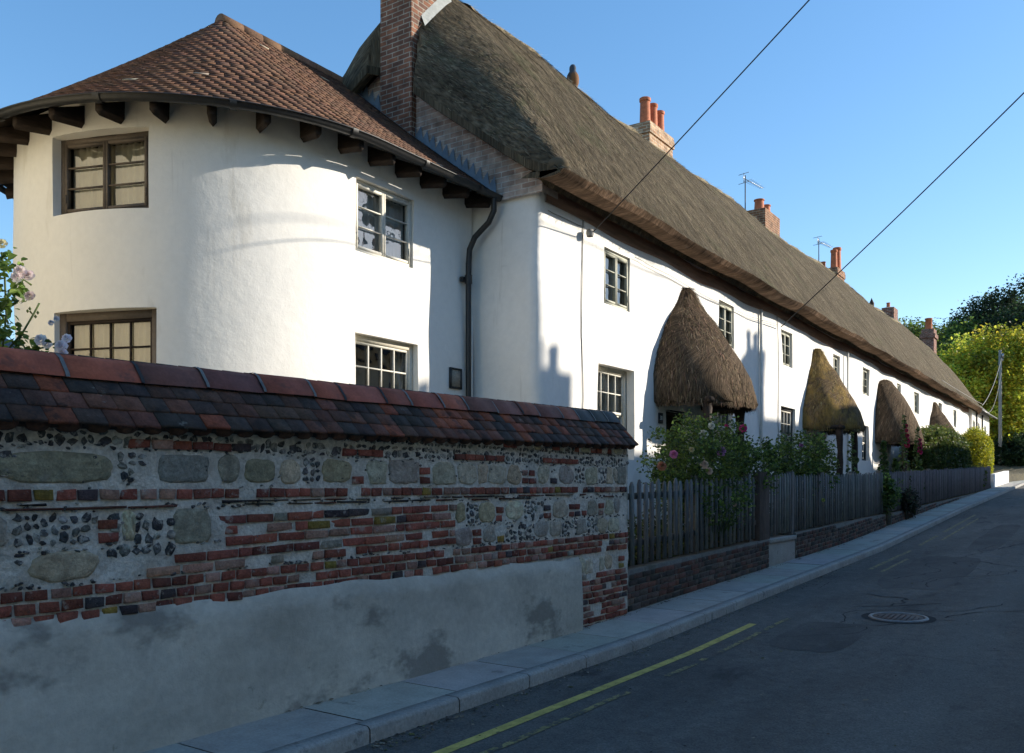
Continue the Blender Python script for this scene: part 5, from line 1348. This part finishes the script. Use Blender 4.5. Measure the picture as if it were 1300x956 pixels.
for a in ((1160, 412, 100, 4.5, MG, 'rounded mid green tree showing just above the red chimney'), (1200, 436, 96, 5, MG, 'mid green tree filling the gap behind the yellow tree'), (1232, 408, 108, 5.5, MG, 'mid green tree further up the wooded hill'),
          (1258, 385, 118, 6.0, DG, 'dark green tree crown rising behind the yellow tree'), (1290, 362, 112, 6, DG, 'tallest dark green tree at the right of the wood'), (1318, 385, 104, 6.5, DG, 'dark green tree at the right edge above the road'),
          (1290, 470, 92, 5.0, DG, 'dark lower tree shading the end of the road'), (1176, 425, 126, 6, MG, 'distant mid green tree on the hill left of the others'), (1312, 520, 84, 4.0, DG, 'low dark tree overhanging the road bend'),
          (1218, 470, 90, 4.5, MG, 'mid green tree between the dark crown and the slate cottage')): tree_px(*a)
# trees behind the round cottage on the left
for (x, y, h_, rw, lbl) in ((11.0, 27.0, 8.3, 1.7, 'tall green garden tree left of the round cottage'), (8.2, 23.0, 6.0, 1.5, 'lower green garden tree left of the round cottage, nearer the wall')):
    tree('garden_tree', x, y, .7, h_, rw, [(.07, .13, .03), (.10, .17, .03), (.05, .09, .03)], lbl, 'garden trees', 130, 110, .12, .28, trunk=.12, crown_lo=.08)
sh = thing('garden_shed', (7.5, 17.5, .6), 'brown timber shed glimpsed left of the round cottage', 'shed')
m = MB(); m.box(5.5, 8.6, 17.0, 19, .5, 4.0); m.build('wall', M['shed'], sh); m = MB(); m.add([(5.3, 16.8, 4.0), (8.8, 16.8, 4.0), (8.8, 19.2, 4.9), (5.3, 19.2, 4.9), (5.3, 16.8, 3.9), (8.8, 16.8, 3.9), (8.8, 19.2, 4.8), (5.3, 19.2, 4.8)], [(0, 1, 2, 3), (4, 7, 6, 5), (0, 4, 5, 1), (1, 5, 6, 2), (3, 2, 6, 7), (0, 3, 7, 4)]); m.build('roof', M['slate'], sh)

# ------------------------------------------------------------------ next house beyond the thatch, low white wall, pole
nh = thing('slate_cottage', (58.5, 9, 1.5), 'small white cottage with grey slate roof joined to the far end of the thatch', 'cottage')
m = MB(); add_brickbox(m, 54.75, 63, 6.5, 12, .9, 5.85, top=False); m.add([(63, 6.5, 5.85), (63, 12, 5.85), (63, 9.25, 8.6)], [(0, 1, 2)]); m.build('wall', M['plaster'], nh)
m = MB()
for s_, y in ((1, 6.2), (-1, 12.3)):
    m.obox((54.72, y, 5.72), (8.6, 0, 0), (0, 9.25 - y, 3.0), (0, 0, .08))
m.build('roof', M['slate'], nh)
m = MB(); m.tube([(54.8, 6.12, 5.75), (63.3, 6.12, 5.75)], .06, 8); m.build('gutter', M['iron'], nh)
for x in (56.2, 58.8): m = MB(); m.tube([(x, 6.42, 5.7), (x, 6.42, 1)], .05, 8); m.build('downpipe', M['iron'], nh)
for x in (55.1, 57.2, 60.4): window(nh, (x, 6.48, 4.2), (1, 0, 0), (0, -1, 0), .8, 1.0, 'casement', 2, 3, 'frame_grey')
m = MB(); add_brickbox(m, 58.5, 59.5, 9.0, 9.7, 8.0, 11.05); add_brickbox(m, 58.42, 59.58, 8.92, 9.78, 10.5, 10.75); ch = m.build('chimney', M['chimney_red'], nh)
m = MB(); pot(m, 58.9, 9.35, 11.05, .7, .22); m.build('chimney_pot', M['pot'], ch, smooth=True)
m = MB(); n_ = 8
for k in range(n_):
    a, b = lerp(46.6, 53.5, k / n_), lerp(46.6, 53.5, (k + 1) / n_); m.add([(a, 4.62 + bend(a), zr(a)), (b, 4.62 + bend(b), zr(b)), (b, 4.62 + bend(b), zr(b) + .72), (a, 4.62 + bend(a), zr(a) + .72), (a, 4.8, zr(a) + .72), (b, 4.8, zr(b) + .72)], [(0, 1, 2, 3), (3, 2, 5, 4)])
m.quad((46.6, 4.62, zr(46.6)), (46.6, 4.62, zr(46.6) + .72), (46.6, 4.8, zr(46.6) + .72), (46.6, 4.8, zr(46.6)))
tag(m.build('low_wall', M['lowwhite']), 'low white painted wall past the end of the picket fence', 'low wall')
tp = thing('telegraph_pole', (69.5, 6.47, 2.1), 'grey wooden telegraph pole standing in front of the yellow tree', 'telegraph pole')
m = MB(); m.tube([(69.5, 6.5, 1.5), (69.5, 6.5, 6), (69.5, 6.5, 10.9)], [.13, .115, .10], 10); m.build('pole', M['pole_grey'], tp, smooth=True)
m = MB(); m.box(69.38, 69.62, 6.27, 6.39, 10.35, 10.65); m.tube([(69.5, 6.35, 10.1), (69.5, 6.35, 10.35)], .04, 6); m.build('bracket', M['steel'], tp)

def cable(p0, p1, sag, r_, label, mname='wire', n_=30, name='overhead_cable', group='overhead telephone cables'):
    m = MB(); p0, p1 = Vector(p0), Vector(p1)
    m.tube([p0.lerp(p1, k / n_) - Vector((0, 0, sag * 4 * (k / n_) * (1 - k / n_))) for k in range(n_ + 1)], r_, 5)
    return tag(m.build(name, M[mname]), label, 'cable', group)
cable((11.52, 6.43, 5.33), (7.9, -1.9, 9.2), .05, .008, 'black overhead cable rising from the wall above the first upstairs window')
cable((20.6, 6.44, 5.28), (14.5, -1.9, 9.88), .10, .012, 'black overhead cable crossing the thatch and the sky on the right')
cable((54.3, 5.95, 5.9), (69.5, 6.4, 10.4), .45, .016, 'pale cable from the end of the thatch to the top of the telegraph pole', 'wire_pale')
cable((54.3, 5.95, 5.8), (69.5, 6.4, 9.6), 1.3, .012, 'slack lower pale cable between the thatch end and the telegraph pole', 'wire_pale')
cable((40, 5.86, 5.9), (54.3, 5.9, 5.95), .02, .012, 'pale cable running along the cut eave of the far thatch', 'wire_pale')
def aerial(x, y, z, h_, label, flip=1):
    a = thing('tv_aerial', (x, y, z), label, 'tv aerial', 'television aerials on the chimneys')
    m = MB(); m.tube([(x, y, z), (x, y, z + h_)], .018, 6); m.build('mast', M['wire'], a)
    m = MB(); zz = z + h_ - .12; d = Vector((.95, -.25, -.08)).normalized(); s = Vector((.25, .95, 0)).normalized(); m.tube([Vector((x, y, zz)) - d * .12, Vector((x, y, zz)) + d * 1.0], .012, 5)
    for k in range(9): c = Vector((x, y, zz)) + d * (.15 + k * .1); m.tube([c - s * (.17 - .008 * k), c + s * (.17 - .008 * k)], .006, 4)
    m.tube([Vector((x, y, zz + .15)) - d * .08 - s * .2, Vector((x, y, zz + .15)) - d * .08 + s * .2], .01, 4); m.tube([Vector((x, y, zz - .15)) - d * .08 - s * .2, Vector((x, y, zz - .15)) - d * .08 + s * .2], .01, 4); m.tube([Vector((x, y, zz - .15)) - d * .08, Vector((x, y, zz + .17)) - d * .08], .01, 4)
    m.build('antenna', M['steel'], a)
aerial(27.97, 9.9, 9.7, 1.95, 'television aerial strapped to the brown chimney with two short pots')
aerial(37.0, 10.0, 10.4, 1.3, 'thin television aerial beside the chimney with tall orange pots')

# bird on the ridge
px, pz = 18.0 * 0 + 16.55, 10.02
bx = at(727, 118, 9.3); bx = (bx[0], 9.3, roof_top(9.3) + rooflump(bx[0], 9.3) + seam(bx[0]) + .04)
prof = [(.0, .0), (.05, .02), (.10, .08), (.135, .17), (.14, .26), (.125, .34), (.09, .40), (.07, .43), (.075, .47), (.07, .52), (.045, .56), (.0, .575)]
m = MB(); m.lathe(bx, prof, 16, col=(1, 1, 1), sx=.85)
cols = []
for (x, y, z) in m.v:
    h_ = z - bx[2]; cols.append((.05, .06, .08) if h_ > .40 else ((.16, .075, .03) if (y < bx[1] - .02) else (.045, .035, .03)))
m.c = cols
m.add([(bx[0] + .05, bx[1] - .02, bx[2] + .50), (bx[0] + .05, bx[1] + .02, bx[2] + .50), (bx[0] + .05, bx[1], bx[2] + .47), (bx[0] + .13, bx[1], bx[2] + .475)], [(0, 1, 3), (1, 2, 3), (2, 0, 3)], (.1, .09, .08))
m.add([(bx[0] - .06, bx[1] + .05, bx[2] + .14), (bx[0] - .06, bx[1] - .05, bx[2] + .14), (bx[0] - .14, bx[1], bx[2] - .12), (bx[0] - .10, bx[1], bx[2] + .10)], [(0, 1, 2), (1, 3, 2), (3, 0, 2)], (.04, .04, .045))
tag(m.build('bird', M['bird'], smooth=True), 'dark bird with a brown breast perched upright on the thatch ridge', 'bird')
m = MB(); m.lathe((43.3, 9.3, 9.86), [(.1, -.3), (.12, .15), (.05, .3), (0, .42)], 8); tag(m.build('roof_finial', M['timber_dark']), 'tiny dark pointed finial on the far thatch ridge', 'finial')

# ------------------------------------------------------------------ houses across the street (they cast the street's shade) and the neighbour to the left
def opp_house(x0, x1, y1, depth, eave, ridge, mname, label, stacks=()):
    h = thing('street_house', ((x0 + x1) / 2, y1 - depth / 2, zr((x0 + x1) / 2)), label, 'house', 'houses across the street')
    y0 = y1 - depth; ym = (y0 + y1) / 2; m = MB(); z0 = zr(x0) - .3
    for (a, b, c, d) in (((x0, y1), (x1, y1), 0, 0), ((x1, y0), (x0, y0), 0, 0)):
        m.quad((*a, z0), (*b, z0), (*b, eave), (*a, eave), uv=[(0, 0), (x1 - x0, 0), (x1 - x0, eave), (0, eave)])
    for x in (x0, x1): m.add([(x, y0, z0), (x, y1, z0), (x, y1, eave), (x, ym, ridge), (x, y0, eave)], [(0, 1, 2, 3, 4)], uv=[(0, 0), (depth, 0), (depth, eave), (depth / 2, ridge), (0, eave)])
    m.build('wall', M[mname], h)
    m = MB()
    for y in (y1 + .3, y0 - .3):
        sl = (ridge - eave) / (depth / 2); m.obox((x0 - .15, y, eave - .3 * sl + .02), (x1 - x0 + .3, 0, 0), (0, ym - y, sl * abs(ym - y)), (0, 0, .1))
    m.build('roof', M['slate'], h)
    for (cx_, ht) in stacks:
        m = MB(); add_brickbox(m, cx_ - .45, cx_ + .45, ym - .35, ym + .35, ridge - .6, ht - .5); c = m.build('chimney', M['chimney_red'], h)
        for dx in (-.22, .22): m = MB(); pot(m, cx_ + dx, ym, ht - .5, .5, .13); m.build('chimney_pot', M['pot'], c, smooth=True)
    k = 0; x = x0 + 1.2
    while x < x1 - 1.5:
        for zc in (zr(x) + 1.0, zr(x) + 3.4):
            if zc + 1.2 < eave: 
                m = MB(); m.box(x, x + 1.0, y1 + .005, y1 + .05, zc, zc + 1.2); f = m.build('window', M['bar_white'], h); m = MB(); m.box(x + .08, x + .92, y1 + .051, y1 + .055, zc + .08, zc + 1.12); m.build('pane', M['slate'], f)
        x += 2.6
    m = MB(); m.box(x0 + .2, x0 + 1.05, y1 + .005, y1 + .06, zr(x0), zr(x0) + 2.0); m.build('door', M['door'], h)
opp_house(-8, 6.5, -3.3, 5, 6.0, 8.5, 'neigh', 'cream house across the street behind the photographer')
opp_house(6.6, 19.4, -3.3, 5, 5.9, 8.42, 'neigh', 'cream rendered house across the street with one chimney', [(8.0, 9.6)])
opp_house(19.5, 27.0, -3.3, 5, 6.0, 8.55, 'neigh', 'cream house across the street between two taller ones', [(22.2, 10.1)])
opp_house(27.2, 40.5, -3.3, 5, 6.9, 9.55, 'neigh', 'tall cream house across the street with two chimneys', [(30.8, 11.5), (38.5, 10.6)])
opp_house(42, 55.0, -3.5, 5, 6.6, 8.7, 'gable_brick', 'lower pale brick house at the far end of the opposite side')
for (x, zt, lbl) in ((7.9, 9.4, 'service pole across the street near the camera'), (14.5, 10.1, 'service pole across the street opposite the first porch')):
    p = thing('service_pole', (x, -1.95, zr(x)), lbl, 'telegraph pole', 'service poles across the street'); m = MB(); m.tube([(x, -1.95, -.2), (x, -1.95, zt)], [.14, .10], 10); m.build('pole', M['bark'], p, smooth=True)
nb = thing('neighbour_house', (0, 10.9, .3), 'cream rendered neighbouring house facing the round cottage', 'house')
XN = 2.4; m = MB(); m.add([(XN, 8.4, 0), (XN, 13.6, 0), (XN, 13.6, 7.0), (XN, 11.0, 8.8), (XN, 8.4, 7.0)], [(0, 1, 2, 3, 4)]); m.quad((XN, 8.4, 0), (-5, 8.4, 0), (-5, 8.4, 6.6), (XN, 8.4, 6.6)); m.quad((XN, 13.6, 0), (-5, 13.6, 0), (-5, 13.6, 6.6), (XN, 13.6, 6.6))
m.add([(-5, 8.4, 0), (-5, 13.6, 0), (-5, 13.6, 6.6), (-5, 11.0, 8.8), (-5, 8.4, 6.6)], [(0, 1, 2, 3, 4)]); m.build('wall', M['neigh'], nb)
m = MB()
for y in (8.1, 13.9): m.obox((-5.2, y, 6.35), (7.7, 0, 0), (0, 11.0 - y, 2.5), (0, 0, .1))
m.build('roof', M['slate'], nb)
